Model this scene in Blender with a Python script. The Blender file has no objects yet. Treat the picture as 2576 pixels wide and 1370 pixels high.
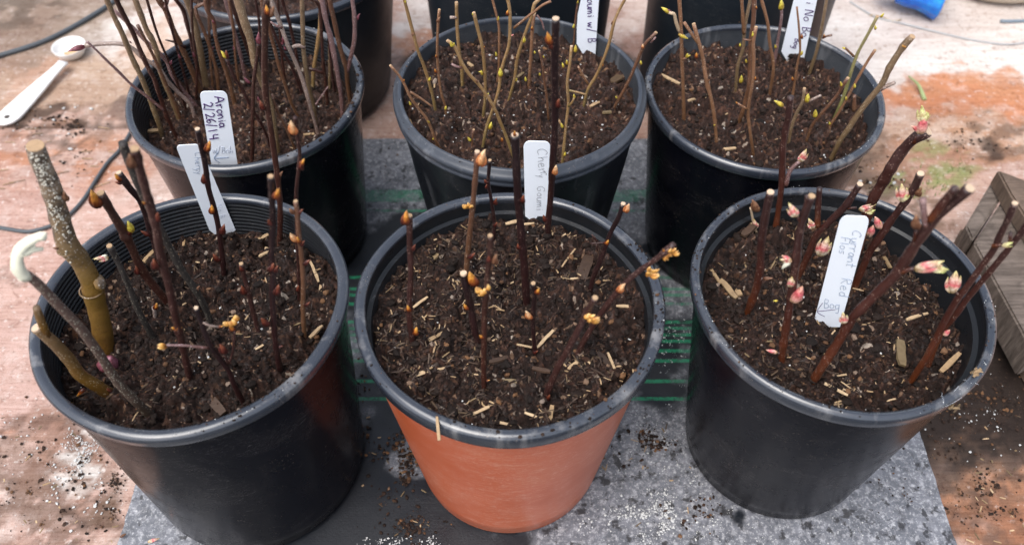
import bpy, math, random
import numpy as np
from mathutils import Vector, Matrix
random.seed(7); rng = np.random.default_rng(11)
C = bpy.context.scene
COL = C.collection
# ------------------------------------------------------------------ camera, sky, sun, exposure
F, PITCH, CAMZ = 2170.1, math.radians(49.917), 0.70295      # focal length in units of a 2575 px wide frame
cam = bpy.data.cameras.new('camera'); camo = bpy.data.objects.new('camera', cam); COL.objects.link(camo)
camo.location = (0, 0, CAMZ); camo.rotation_euler = (math.pi/2 - PITCH, 0, 0)
cam.sensor_width = 36; cam.lens = F/2575*36; cam.clip_start = .02; cam.clip_end = 100
cam.dof.use_dof = True; cam.dof.focus_distance = .66; cam.dof.aperture_fstop = 6.5
C.camera = camo
W = bpy.data.worlds.new('World'); C.world = W; W.use_nodes = True
wn = W.node_tree.nodes; wl = W.node_tree.links
sky = wn.new('ShaderNodeTexSky'); sky.sky_type = 'NISHITA'; sky.sun_disc = False
sky.sun_elevation = math.radians(58); sky.sun_rotation = math.radians(-145); sky.altitude = 50
sky.dust_density = 3
hs = wn.new('ShaderNodeHueSaturation'); hs.inputs['Saturation'].default_value = .5
wl.new(sky.outputs[0], hs.inputs['Color']); wl.new(hs.outputs[0], wn['Background'].inputs[0])
wn['Background'].inputs[1].default_value = .15
sun = bpy.data.lights.new('sun', 'SUN'); suno = bpy.data.objects.new('sun', sun); COL.objects.link(suno)
sun.energy = 1.2; sun.angle = math.radians(45); sun.color = (1, .97, .93)
sd = Vector((-.30, -.22, 1.0)).normalized()
suno.rotation_euler = sd.to_track_quat('Z', 'Y').to_euler(); suno.location = (0, 0, 3)
C.view_settings.view_transform = 'Standard'; C.view_settings.look = 'None'
C.view_settings.exposure = 1.08; C.view_settings.gamma = 1
C.render.engine = 'CYCLES'

# ------------------------------------------------------------------ pixel <-> world (V frame: 2575 x 1370)
CP, SP = math.cos(PITCH), math.sin(PITCH)
def ray(x, y):
    u = (x-1287.5)/F; v = (685-y)/F
    return Vector((u, CP + v*SP, -SP + v*CP))
CAMP = Vector((0, 0, CAMZ))
def ground(x, y, z=0.0):
    r = ray(x, y); t = (z-CAMZ)/r.z
    return CAMP + r*t
class Plane:
    """upright plane through a point, facing the camera, optionally leaning away"""
    def __init__(s, p, lean=0.0):
        s.p = Vector(p); h = Vector((-p[0]*.6, -p[1], 0)).normalized()
        s.n = (h + Vector((0, 0, lean))).normalized()
    def at(s, x, y, off=0.0):
        r = ray(x, y); t = (s.p-CAMP).dot(s.n)/r.dot(s.n)
        return CAMP + r*t + s.n*off
    def px(s, x, y):
        r = ray(x, y); t = (s.p-CAMP).dot(s.n)/r.dot(s.n)
        return t/F
FR = dict(v=(0, 0, 1), a=(0, 0, .3442), b=(817.2, 0, .3442), c=(1634.5, 0, .3651), d=(0, 314.3, .3442), e=(817.2, 440, .3442),
          g=(1665.9, 408.6, .3671), h=(0, 754.4, .4492), i=(817.2, 848.7, .3804), j=(1634.5, 848.7, .3804), k=(314.3, 0, .3213),
          m=(2200.3, 314.3, .505), q4=(490.3, 220, .1515), q1=(433.8, 352, .1697), q2=(1295, 339.5, .1652), q3=(2024.3, 528, .2203),
          q5=(1433.3, 0, .1055), q6=(1948.8, 0, .1147), s=(2137.5, 0, .2294))
def V(f, p):
    o = FR[f]; return (o[0]+p[0]*o[2], o[1]+p[1]*o[2])

# ------------------------------------------------------------------ noise in numpy
def hash2(ix, iy, s):
    n = (ix.astype(np.int64)*73856093) ^ (iy.astype(np.int64)*19349663) ^ (s*83492791)
    n = (n ^ (n >> 13))*1274126177 & 0x7fffffff
    n = (n ^ (n >> 16))*668265263 & 0x7fffffff
    return (n & 0xffffff)/float(0x1000000)
def vnoise(x, y, s=0):
    ix = np.floor(x); iy = np.floor(y); fx = x-ix; fy = y-iy
    fx = fx*fx*(3-2*fx); fy = fy*fy*(3-2*fy)
    a = hash2(ix, iy, s); b = hash2(ix+1, iy, s); c = hash2(ix, iy+1, s); d = hash2(ix+1, iy+1, s)
    return (a*(1-fx)+b*fx)*(1-fy)+(c*(1-fx)+d*fx)*fy
def fbm(x, y, o=4, s=0):
    r = 0; a = .5
    for k in range(o):
        r = r+a*vnoise(x*2**k, y*2**k, s+k*17); a *= .5
    return r/(1-.5**o)
def lumps(x, y, s, cover=.8):
    """domes of random radius scattered one per unit cell; returns height 0..1 and a random id per dome"""
    ix = np.floor(x); iy = np.floor(y); best = np.zeros_like(x); idv = np.zeros_like(x)
    for dx in (-1, 0, 1):
        for dy in (-1, 0, 1):
            cx = ix+dx; cy = iy+dy
            px = cx+hash2(cx, cy, s); py = cy+hash2(cx, cy, s+1)
            r = .35+.5*hash2(cx, cy, s+2); on = hash2(cx, cy, s+3) < cover
            an = hash2(cx, cy, s+4)*3.14; el = .6+.8*hash2(cx, cy, s+5)
            u = (x-px)*np.cos(an)+(y-py)*np.sin(an); w = -(x-px)*np.sin(an)+(y-py)*np.cos(an)
            q = 1-((u*el)**2+(w/el)**2)/(r*r)
            hgt = np.where(on & (q > 0), np.sqrt(np.maximum(q, 0))*r, 0)
            up = hgt > best
            best = np.where(up, hgt, best); idv = np.where(up, hash2(cx, cy, s+6), idv)
    return best, idv

# ------------------------------------------------------------------ mesh helpers
def mesh_np(name, v, faces, mat=None, smooth=True, attrs=None, col=None, parent=None, loc=(0, 0, 0)):
    v = np.asarray(v, dtype=np.float32) - np.asarray(loc, dtype=np.float32)
    me = bpy.data.meshes.new(name)
    if isinstance(faces, np.ndarray):
        n = len(faces); k = faces.shape[1]
        me.vertices.add(len(v)); me.vertices.foreach_set('co', v.ravel())
        me.loops.add(n*k); me.loops.foreach_set('vertex_index', faces.astype(np.int32).ravel())
        me.polygons.add(n); me.polygons.foreach_set('loop_start', np.arange(0, n*k, k, dtype=np.int32))
        me.update(calc_edges=True)
    else:
        me.from_pydata(v.tolist(), [], faces); me.update()
    if smooth:
        me.polygons.foreach_set('use_smooth', np.ones(len(me.polygons), dtype=bool))
    for k, a in (attrs or {}).items():
        at = me.attributes.new(k, 'FLOAT', 'POINT'); at.data.foreach_set('value', np.asarray(a, dtype=np.float32))
    if col is not None:
        at = me.attributes.new('paint', 'FLOAT_COLOR', 'POINT'); at.data.foreach_set('color', np.asarray(col, dtype=np.float32).ravel())
    if mat: me.materials.append(mat)
    o = bpy.data.objects.new(name, me); COL.objects.link(o)
    if parent is not None:
        o.parent = parent
    else:
        o.location = loc
    return o
def tag(o, label=None, cat=None, group=None, kind=None):
    if label: o['label'] = label
    if cat: o['category'] = cat
    if group: o['group'] = group
    if kind: o['kind'] = kind
    return o
def empty(name, loc, label, cat, group=None):
    o = bpy.data.objects.new(name, None); COL.objects.link(o); o.location = loc; o.empty_display_size = .02
    return tag(o, label, cat, group)
class MB:
    def __init__(s): s.v = []; s.f = []; s.t = []
    def add(s, v, f, t=None):
        n = len(s.v); s.v += [tuple(p) for p in v]; s.f += [tuple(i+n for i in q) for q in f]
        s.t += list(t) if t is not None else [0.0]*len(v)
    def build(s, name, mat, root=None, smooth=True, loc=None):
        L = tuple(root.location) if root is not None else (loc or (0, 0, 0))
        return mesh_np(name, s.v, s.f, mat, smooth, {'t': s.t}, parent=root, loc=L)
def catmull(P, step):
    P = [Vector(p) for p in P]
    if len(P) < 3: P = [P[0], (P[0]+P[1])/2, P[-1]]
    Q = [P[0]*2-P[1]] + P + [P[-1]*2-P[-2]]; out = []
    for i in range(1, len(Q)-2):
        a, b, c, d = Q[i-1:i+3]; n = max(1, int((c-b).length/step))
        for k in range(n):
            t = k/n
            out.append(.5*((2*b)+(c-a)*t+(2*a-5*b+4*c-d)*t*t+(3*b-a-3*c+d)*t**3))
    out.append(P[-1]); return out
def tube(mb, P, r0, r1, seg=9, step=.003, bumps=(), rough=.08, t0=0., t1=1., cap=True, power=1.0, rfun=None):
    pts = catmull(P, step); n = len(pts)
    L = [0]
    for i in range(1, n): L.append(L[-1]+(pts[i]-pts[i-1]).length)
    tot = max(L[-1], 1e-6); v = []; f = []; t = []
    up = Vector((.13, -.9, .3)); ph = random.random()*9
    kn = [random.uniform(-.9, .9) for _ in range(n//4+3)]; nz = [kn[i//4]*(1-(i % 4)/4)+kn[i//4+1]*((i % 4)/4)+random.uniform(-.18, .18) for i in range(n)]
    for i, p in enumerate(pts):
        d = (pts[min(i+1, n-1)]-pts[max(i-1, 0)]).normalized()
        s = d.cross(up).normalized(); w = s.cross(d)
        u = L[i]/tot; r = r0+(r1-r0)*u**power
        if rfun: r = rfun(u)
        for (bp, ba, bw) in bumps:
            dd = (p-bp).length/bw
            if dd < 3: r *= 1+ba*math.exp(-dd*dd)
        r *= 1+rough*(math.sin(L[i]*330+ph)*.35+nz[i])
        for k in range(seg):
            a = 2*math.pi*k/seg; rr = r*(1+rough*.6*math.sin(3*a+ph))
            v.append(p+(s*math.cos(a)+w*math.sin(a))*rr); t.append(t0+(t1-t0)*u)
    for i in range(n-1):
        for k in range(seg):
            f.append((i*seg+k, i*seg+(k+1) % seg, (i+1)*seg+(k+1) % seg, (i+1)*seg+k))
    if cap:
        f.append(tuple(range(seg-1, -1, -1))); f.append(tuple((n-1)*seg+k for k in range(seg)))
    mb.add(v, f, t); return pts
def ovoid(mb, a, b, w, seg=9, rings=8, bend=None, t0=0, t1=1, sharp=1.0, flat=1.0):
    a = Vector(a); b = Vector(b); d = b-a; L = d.length; d = d/L
    s = d.cross(Vector((.2, -.9, .4))).normalized(); u = s.cross(d); v = []; f = []; t = []
    bend = bend or Vector((0, 0, 0)); ph = random.random()*6
    for i in range(rings+1):
        q = i/rings; r = w*(math.sin(math.pi*min(q**.72, 1))**.75)*(1-.25*q*sharp)
        if i == 0: r = w*.35
        if i == rings: r = w*.03
        c = a+d*L*q+bend*math.sin(math.pi*q)
        for k in range(seg):
            an = 2*math.pi*k/seg
            rr = r*(1+.1*math.sin(2*an+ph+q*3))
            v.append(c+s*math.cos(an)*rr+u*math.sin(an)*rr*flat); t.append(t0+(t1-t0)*q)
    for i in range(rings):
        for k in range(seg):
            f.append((i*seg+k, i*seg+(k+1) % seg, (i+1)*seg+(k+1) % seg, (i+1)*seg+k))
    f.append(tuple(range(seg-1, -1, -1))); f.append(tuple(rings*seg+k for k in range(seg)))
    mb.add(v, f, t)
def lathe(profile, seg, closed=False, cx=0, cy=0, mod=None):
    n = len(profile); v = np.zeros((n*seg, 3)); th = np.linspace(0, 2*np.pi, seg, endpoint=False)
    for i, (r, z) in enumerate(profile):
        rr = r+(mod(th, r, z) if mod else 0)
        v[i*seg:(i+1)*seg, 0] = cx+rr*np.cos(th); v[i*seg:(i+1)*seg, 1] = cy+rr*np.sin(th); v[i*seg:(i+1)*seg, 2] = z
    f = []; m = n if closed else n-1
    k = np.arange(seg); k2 = (k+1) % seg
    for i in range(m):
        j = (i+1) % n
        f.append(np.stack([i*seg+k, i*seg+k2, j*seg+k2, j*seg+k], 1))
    return v, np.concatenate(f)

# ------------------------------------------------------------------ materials
class N:
    def __init__(s, name):
        s.m = bpy.data.materials.new(name); s.m.use_nodes = True; s.t = s.m.node_tree
        s.b = s.t.nodes['Principled BSDF']
    def n(s, typ, **k):
        x = s.t.nodes.new(typ)
        for a, b in k.items(): setattr(x, a, b)
        return x
    def set(s, inp, val):
        if hasattr(val, 'links') or isinstance(val, bpy.types.NodeSocket): s.t.links.new(val, inp)
        else: inp.default_value = val
    def pos(s):
        return s.n('ShaderNodeNewGeometry').outputs['Position']
    def noise(s, scale, detail=4, rough=.6, vec=None, dist=0):
        x = s.n('ShaderNodeTexNoise'); x.inputs['Scale'].default_value = scale; x.inputs['Detail'].default_value = detail
        x.inputs['Roughness'].default_value = rough; x.inputs['Distortion'].default_value = dist
        s.t.links.new(vec or s.pos(), x.inputs['Vector']); return x.outputs['Fac']
    def vor(s, scale, out='Distance', vec=None, rnd=1):
        x = s.n('ShaderNodeTexVoronoi'); x.inputs['Scale'].default_value = scale; x.inputs['Randomness'].default_value = rnd
        s.t.links.new(vec or s.pos(), x.inputs['Vector']); return x.outputs[out]
    def attr(s, name, out='Fac'):
        x = s.n('ShaderNodeAttribute', attribute_name=name); return x.outputs[out]
    def ramp(s, fac, stops, interp='LINEAR'):
        x = s.n('ShaderNodeValToRGB'); cr = x.color_ramp; cr.interpolation = interp
        while len(cr.elements) < len(stops): cr.elements.new(.5)
        for e, (p, c) in zip(cr.elements, stops):
            e.position = p; e.color = (*(c if hasattr(c, '__len__') else (c, c, c)), 1)
        s.t.links.new(fac, x.inputs[0]); return x.outputs[0]
    def mix(s, fac, a, b, mode='MIX'):
        x = s.n('ShaderNodeMix', data_type='RGBA', blend_type=mode)
        s.set(x.inputs[0], fac)
        for i, c in ((6, a), (7, b)):
            if isinstance(c, tuple): x.inputs[i].default_value = (*c, 1)
            else: s.t.links.new(c, x.inputs[i])
        return x.outputs[2]
    def math(s, op, a, b=0, clamp=False):
        x = s.n('ShaderNodeMath', operation=op); x.use_clamp = clamp
        s.set(x.inputs[0], a); s.set(x.inputs[1], b); return x.outputs[0]
    def scaled(s, vec):
        x = s.n('ShaderNodeMapping'); x.inputs['Scale'].default_value = vec
        s.t.links.new(s.pos(), x.inputs['Vector']); return x.outputs[0]
    def bump(s, h, strength=.3, dist=.001):
        x = s.n('ShaderNodeBump'); x.inputs['Strength'].default_value = strength; x.inputs['Distance'].default_value = dist
        s.t.links.new(h, x.inputs['Height']); s.t.links.new(x.outputs[0], s.b.inputs['Normal'])
    def out(s, col, rough=.6, spec=.5, **k):
        if isinstance(col, tuple): s.b.inputs['Base Color'].default_value = (*col, 1)
        else: s.t.links.new(col, s.b.inputs['Base Color'])
        s.set(s.b.inputs['Roughness'], rough); s.b.inputs['Specular IOR Level'].default_value = spec
        for a, b in k.items(): s.b.inputs[a.replace('_', ' ')].default_value = b
        return s.m
def m_soil(dark):
    n = N('soil'); ti = n.attr('tint')
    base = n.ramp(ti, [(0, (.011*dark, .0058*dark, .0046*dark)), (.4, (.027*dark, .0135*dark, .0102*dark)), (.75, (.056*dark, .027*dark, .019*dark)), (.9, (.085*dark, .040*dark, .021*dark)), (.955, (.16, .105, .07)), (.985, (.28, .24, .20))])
    fine = n.noise(900, 3, .7); mid = n.noise(120, 5, .65)
    c = n.mix(n.ramp(fine, [(.35, .0), (.7, .55)]), base, n.mix(.5, base, (.064*dark, .042*dark, .034*dark)))
    c = n.mix(n.ramp(mid, [(.42, 0), (.62, .5)]), c, (.011*dark, .0062*dark, .0046*dark))
    c = n.mix(n.ramp(n.noise(26, 4, .6), [(.40, .0), (.60, .55)]), c, n.mix(1.0, c, (1.9, 1.75, 1.65), 'MULTIPLY'))
    n.bump(fine, .6, .0012)
    return n.out(c, n.ramp(n.noise(240, 2), [(.38, .22), (.48, .95)]), .22)
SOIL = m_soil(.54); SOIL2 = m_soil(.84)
def m_plastic(name, base=(.011, .012, .015), dust=(.16, .13, .11), amount=.5, rough=.30, streak=False, scuff=.5, spec=.34):
    n = N(name); big = n.noise(14, 4, .65, dist=.6); speck = n.vor(420); fine = n.noise(60, 5, .7)
    hv = n.scaled((1, 1, .25 if not streak else .08)); st = n.noise(70 if not streak else 45, 5, .6, vec=hv)
    film = n.math('MULTIPLY', n.ramp(big, [(.45, 0), (.78, .05)]), amount)
    c = n.mix(film, base, dust)
    c = n.mix(n.math('MULTIPLY', n.ramp(st, [(.56, 0), (.8, .06 if not streak else .45)]), amount), c, dust)
    m = n.math('MULTIPLY', n.ramp(speck, [(.06, 1), (.15, 0)]), n.ramp(n.noise(30, 4, .75), [(.54, 0), (.62, 1)]))
    m = n.math('MAXIMUM', m, n.math('MULTIPLY', n.ramp(n.noise(520, 3, .7), [(.62, 0), (.70, .7)]), n.ramp(n.noise(18, 4, .7), [(.55, 0), (.68, 1)])))
    c = n.mix(n.math('MULTIPLY', m, .8*min(1, amount+.3)), c, (.33, .27, .22))
    # long thin scratches
    sv = n.scaled((22, 22, 260)); sc = n.noise(2.2, 2, .5, vec=sv, dist=1.6)
    scm = n.ramp(n.math('ABSOLUTE', n.math('SUBTRACT', sc, .5)), [(.0, 1), (.008, 0)])
    c = n.mix(n.math('MULTIPLY', n.math('MULTIPLY', scm, n.ramp(big, [(.5, 0), (.6, 1)])), scuff), c, (.2, .19, .19))
    n.bump(fine, .12, .0006)
    return n.out(c, n.ramp(fine, [(.3, rough-.05), (.7, rough+.1)]), spec)
PBLACK = m_plastic('black_plastic', (.0030, .0034, .0062), (.20, .16, .14), rough=.22, spec=.14); PRIM = m_plastic('rim_plastic', (.024, .029, .040), (.30, .29, .285), 1.7, .20, True, spec=.8)  # rim base colour lifted and blued to stand in for sky sheen
PRIB = m_plastic('scuffed_fluted_plastic', (.008, .0095, .013), (.24, .25, .27), 1.0, .30, True)
PRIMS = m_plastic('scuffed_rim_plastic', (.034, .040, .052), (.32, .33, .35), 1.3, .33, True)
PDUST = m_plastic('dusty_inner_plastic', (.03, .034, .040), (.25, .25, .26), 1.6, .5, True)
PIN = m_plastic('inner_plastic', (.010, .011, .013), (.12, .1, .09), .35, .3)
PBACK = m_plastic('grey_black_plastic', (.009, .0125, .017), (.09, .09, .09), .3, .42)
def m_orange():
    n = N('terracotta_plastic'); big = n.noise(16, 4, .6); st = n.noise(60, 4, .6, vec=n.scaled((.5, .5, 1.6)))
    c = n.ramp(big, [(.3, (.40, .082, .028)), (.6, (.46, .105, .043)), (.8, (.48, .135, .062))])
    c = n.mix(n.ramp(st, [(.55, 0), (.8, .4)]), c, (.50, .18, .10))
    sc = n.noise(2.2, 2, .5, vec=n.scaled((18, 18, 210)), dist=1.8)
    scm = n.ramp(n.math('ABSOLUTE', n.math('SUBTRACT', sc, .5)), [(.0, .8), (.022, 0)])
    c = n.mix(n.math('MULTIPLY', scm, n.ramp(big, [(.42, 0), (.52, 1)])), c, (.62, .36, .27))
    sp = n.ramp(n.vor(260), [(.05, .8), (.09, 0)])
    c = n.mix(n.math('MULTIPLY', sp, n.ramp(n.noise(25, 3), [(.56, 0), (.62, 1)])), c, (.6, .42, .33))
    n.bump(n.noise(50, 4), .1, .0006)
    return n.out(c, .34, .55)
PORANGE = m_orange()
def m_simple(name, col, rough=.5, spec=.5, var=.25, scale=120, bump=.2, **k):
    n = N(name); f = n.noise(scale, 4, .6)
    c = n.mix(f, tuple(x*(1-var) for x in col), tuple(min(1, x*(1+var)) for x in col))
    if bump: n.bump(f, bump, .0006)
    return n.out(c, rough, spec, **k)
def m_stem(name, c0, c1, speck=None, spk=.4, rough=.42, sscale=700, mid=None):
    n = N(name); t = n.attr('t'); st = [(0, c0), (1, c1)] if mid is None else [(0, c0), (.45, mid), (1, c1)]
    c = n.ramp(t, st); g = n.noise(130, 4, .65)
    c = n.mix(n.ramp(g, [(.35, 0), (.75, .45)]), c, n.mix(.5, c, tuple(min(1, x*1.9+.004) for x in c1)) if name not in ('fig_bark', 'yellow_olive_bark') else n.mix(1.0, c, (1.5, 1.3, 1.0), 'MULTIPLY'))
    c = n.mix(n.ramp(n.noise(260, 2), [(.55, 0), (.7, .55)]), c, n.mix(1.0, c, (.5, .5, .5), 'MULTIPLY'))
    if speck:
        m = n.math('MULTIPLY', n.ramp(n.vor(sscale), [(.16, 1), (.28, 0)]), n.ramp(n.noise(150, 2), [(.5-spk*.3, 0), (.62-spk*.3, 1)]))
        if name == 'fig_bark':
            m = n.math('MULTIPLY', m, n.ramp(t, [(.5, .03), (.66, 1)])); c = n.mix(n.math('MULTIPLY', n.ramp(n.noise(95, 4, .7), [(.48, 0), (.58, .8)]), n.ramp(t, [(.5, 0), (.64, 1)])), c, (.06, .045, .035))
        c = n.mix(m, c, speck)
    n.bump(n.noise(420, 3), .5, .0009)
    return n.out(c, rough, .45)
ST = dict(
    dark=m_stem('dark_maroon_bark', (.026, .007, .006), (.012, .006, .007), (.16, .10, .08), .12, .36),
    red=m_stem('red_brown_bark', (.045, .012, .007), (.030, .012, .009), (.25, .16, .11), .15),
    maroon=m_stem('maroon_bark', (.030, .009, .007), (.032, .012, .010), (.25, .16, .13), .2),
    currant=m_stem('currant_bark', (.120, .030, .007), (.028, .012, .011), (.30, .20, .16), .1, .40, mid=(.048, .012, .007)),
    brown=m_stem('brown_bark', (.11, .050, .020), (.105, .048, .030), (.36, .28, .22), .25),
    gold=m_stem('golden_bark', (.13, .105, .030), (.24, .145, .065), (.42, .33, .23), .3, mid=(.20, .115, .045)),
    goldred=m_stem('tan_red_bark', (.11, .05, .02), (.20, .10, .055), (.40, .3, .22), .3),
    green=m_stem('green_bark', (.14, .15, .025), (.24, .20, .10), (.4, .36, .2), .2),
    olive=m_stem('olive_bark', (.115, .070, .026), (.17, .112, .068), (.42, .35, .26), .4),
    grey=m_stem('grey_bark', (.15, .085, .065), (.26, .20, .17), (.55, .48, .44), .55),
    purple=m_stem('purple_grey_bark', (.10, .040, .030), (.19, .115, .11), (.50, .40, .42), .5),
    fig=m_stem('fig_bark', (.085, .038, .004), (.22, .17, .13), (.60, .55, .50), .55, .55, 520, mid=(.125, .070, .011)),
    lichen=m_stem('lichen_crusted_bark', (.030, .020, .010), (.085, .05, .04), (.45, .42, .33), .62, .6, 620),
    black=m_stem('blackened_bark', (.018, .014, .011), (.025, .02, .018), (.30, .26, .20), .35, .6, 650),
    yellow=m_stem('yellow_olive_bark', (.035, .014, .006), (.12, .075, .04), (.45, .36, .25), .2, mid=(.11, .055, .008)),
    dry=m_stem('dry_twig', (.35, .25, .16), (.40, .30, .2), None),
)
def m_bud(name, stops, rough=.35, sss=0):
    n = N(name); t = n.attr('t'); c = n.ramp(t, stops); g = n.noise(420, 3, .6)
    c = n.mix(n.ramp(g, [(.42, 0), (.62, .75)]), c, n.mix(1.0, c, (.45, .28, .2), 'MULTIPLY'))
    c = n.mix(n.ramp(n.noise(900, 3, .7), [(.5, 0), (.66, .5)]), c, n.mix(1.0, c, (.4, .25, .2), 'MULTIPLY'))
    n.bump(g, .3, .0008)
    return n.out(c, rough, .5)
BD = dict(
    amber=m_bud('amber_bud', [(0, (.05, .012, .008)), (.35, (.22, .055, .015)), (.6, (.55, .22, .035)), (.85, (.66, .34, .07)), (1, (.40, .20, .07))]),
    red=m_bud('red_bud', [(0, (.03, .009, .008)), (.5, (.09, .018, .012)), (1, (.24, .08, .04))]),
    pale=m_bud('pale_gold_bud', [(0, (.28, .10, .02)), (.45, (.66, .34, .07)), (1, (.80, .54, .22))], .45),
    peach=m_bud('peach_bud', [(0, (.25, .05, .02)), (.35, (.65, .28, .1)), (1, (.82, .62, .38))], .4),
    yellow=m_bud('yellow_green_bud', [(0, (.28, .16, .03)), (.4, (.55, .45, .05)), (1, (.66, .60, .11))], .45),
    pink=m_bud('pink_bud', [(0, (.50, .34, .12)), (.28, (.76, .66, .50)), (.45, (.66, .13, .15)), (.66, (.76, .52, .44)), (1, (.62, .60, .24))], .5),
    pinkred=m_bud('deep_pink_bud', [(0, (.55, .42, .22)), (.35, (.70, .35, .30)), (.65, (.62, .12, .15)), (1, (.74, .50, .36))], .5),
    leaf=m_bud('young_leaf', [(0, (.78, .66, .42)), (.5, (.78, .74, .42)), (1, (.50, .58, .16))], .55),
    white=m_simple('white_shoot', (.70, .68, .54), .5, .4, .14, 160, .5),
    brown=m_bud('brown_bud', [(0, (.10, .04, .02)), (1, (.25, .13, .07))], .5),
    purple=m_bud('purple_bud', [(0, (.12, .02, .03)), (1, (.30, .12, .16))], .45),
)
CUT = m_simple('cut_wood', (.36, .24, .14), .7, .3, .3, 500)
CUTP = m_simple('pale_cut_wood', (.50, .37, .26), .7, .3, .25, 500)
def m_chip():
    n = N('wood_chip'); t = n.attr('t')
    c = n.ramp(t, [(0, (.022, .013, .009)), (.3, (.060, .034, .021)), (.5, (.16, .115, .06)), (.7, (.36, .24, .13)), (1, (.52, .38, .23))])
    f = n.noise(300, 4, .6, vec=n.scaled((1, 1, 1))); c = n.mix(n.ramp(f, [(.35, 0), (.75, .6)]), c, n.mix(1.0, c, (.5, .45, .4), 'MULTIPLY'))
    n.bump(f, .4, .0008)
    return n.out(c, .6, .35)
CHIP = m_chip()
def m_crumb():
    n = N('soil_crumb'); t = n.attr('t')
    c = n.ramp(t, [(0, (.007, .004, .003)), (.5, (.017, .0098, .007)), (.8, (.042, .022, .014)), (.93, (.15, .075, .035)), (1, (.20, .16, .13))])
    n.bump(n.noise(700, 3), .5, .001)
    return n.out(c, .8, .22)
CRUMB = m_crumb()
PERL = m_simple('perlite', (.50, .50, .49), .8, .2, .15, 500)
TAGM = m_simple('tag_plastic', (.74, .78, .84), .38, .5, .02, 40, 0)
INKP = m_simple('purple_ink', (.055, .022, .11), .5, .3, .3, 900, 0)
INKB = m_simple('blue_grey_ink', (.19, .25, .36), .5, .3, .2, 900, 0)
INKF = m_simple('faded_ink', (.48, .52, .60), .5, .3, .1, 900, 0)
INKG = m_simple('grey_ink', (.16, .16, .18), .5, .3, .2, 900, 0)

# ------------------------------------------------------------------ ground: worn painted boards
def grid(x0, x1, y0, y1, st):
    xs = np.arange(x0, x1+st/2, st); ys = np.arange(y0, y1+st/2, st); X, Y = np.meshgrid(xs, ys)
    nx, ny = len(xs), len(ys); i = np.arange(nx*ny).reshape(ny, nx)
    f = np.stack([i[:-1, :-1].ravel(), i[:-1, 1:].ravel(), i[1:, 1:].ravel(), i[1:, :-1].ravel()], 1)
    return X.ravel(), Y.ravel(), f
X, Y, gf = grid(-1.15, 1.15, .02, 1.75, .004)
wx = (fbm(X*14, Y*14, 4, 3)-.5)*.10; wy = (fbm(X*14, Y*14, 4, 9)-.5)*.10
wx2 = (fbm(X*70, Y*70, 3, 33)-.5)*.035; wy2 = (fbm(X*70, Y*70, 3, 39)-.5)*.035
colr = np.tile(np.array([[.50, .345, .285]]), (len(X), 1))
def splat(vx, vy, rx, ry, c, s=1., hard=5., mot=None):
    """a patch of colour c centred on picture position vx,vy (rx, ry in the same units), ragged by noise"""
    global colr
    p = ground(vx, vy); q = ground(vx+rx, vy); w = ground(vx, vy-ry) if vy > ry-300 else ground(vx, vy+ry)
    ax = abs(q.x-p.x); ay = max(abs(w.y-p.y), .004)
    d = np.sqrt(((X+wx+wx2-p.x)/ax)**2+((Y+wy+wy2-p.y)/ay)**2)
    m = 1/(1+np.exp((d-1)*hard*2.2))
    if mot is not None:
        q = fbm(X*mot, Y*mot*1.6, 4, int(vx)+int(vy)); m = m*np.clip((q-.46)*16, 0, 1)
    m = (m*s)[:, None]; colr = colr*(1-m)+np.array([c])*m
PALE = (.66, .615, .575); ORG = (.50, .235, .125); TAN = (.42, .30, .215); DK = (.040, .027, .020); BRN = (.15, .095, .066); PINK = (.56, .39, .335)
splat(90, 30, 330, 130, (.30, .24, .19), .9); splat(30, 20, 120, 60, (.14, .11, .085), .8, mot=30)
splat(470, 70, 230, 90, PALE, .8, mot=25); splat(430, 120, 110, 60, (.52, .36, .26), .7)
splat(190, 215, 280, 80, (.43, .31, .225), .9); splat(110, 190, 70, 50, (.52, .33, .24), .6)
splat(150, 305, 260, 16, (.085, .055, .04), .92, mot=22); splat(300, 300, 100, 22, (.10, .065, .05), .7)
splat(140, 400, 260, 70, ORG, .75, mot=30); splat(150, 345, 160, 25, DK, .5, mot=45); splat(60, 460, 180, 60, PINK, .6)
splat(420, 470, 140, 50, (.62, .50, .45), .7); splat(60, 640, 260, 200, (.58, .40, .345), .8); splat(40, 700, 160, 12, BRN, .4, mot=40)
splat(60, 950, 200, 120, (.62, .45, .40), .8); splat(30, 1110, 90, 30, ORG, .75, mot=40)
splat(170, 1200, 240, 220, (.50, .355, .31), .55); splat(200, 1180, 70, 110, PALE, .6, mot=60); splat(150, 1250, 240, 190, BRN, .55, mot=75)
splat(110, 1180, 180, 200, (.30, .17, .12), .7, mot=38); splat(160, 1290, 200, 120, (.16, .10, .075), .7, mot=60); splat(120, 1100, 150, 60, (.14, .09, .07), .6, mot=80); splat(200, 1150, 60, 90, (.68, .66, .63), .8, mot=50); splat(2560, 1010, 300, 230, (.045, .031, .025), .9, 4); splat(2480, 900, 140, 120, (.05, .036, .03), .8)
splat(200, 1340, 60, 50, DK, .6, mot=60); splat(290, 1270, 40, 60, BRN, .8, mot=60)
splat(2350, 70, 560, 190, PALE, .95, 5); splat(1055, 30, 60, 60, PALE, .9); splat(1065, 95, 60, 30, ORG, .8); splat(1560, 50, 60, 90, (.66, .55, .49), .9)
splat(1055, 150, 70, 40, DK, .8); splat(1570, 190, 70, 60, DK, .8)  # dark patches in the gaps behind the back pots
splat(2450, 245, 260, 50, (.52, .215, .10), .95, 8); splat(2330, 205, 50, 30, ORG, .8, 7); splat(2490, 195, 60, 32, ORG, .9, 8)
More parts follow.
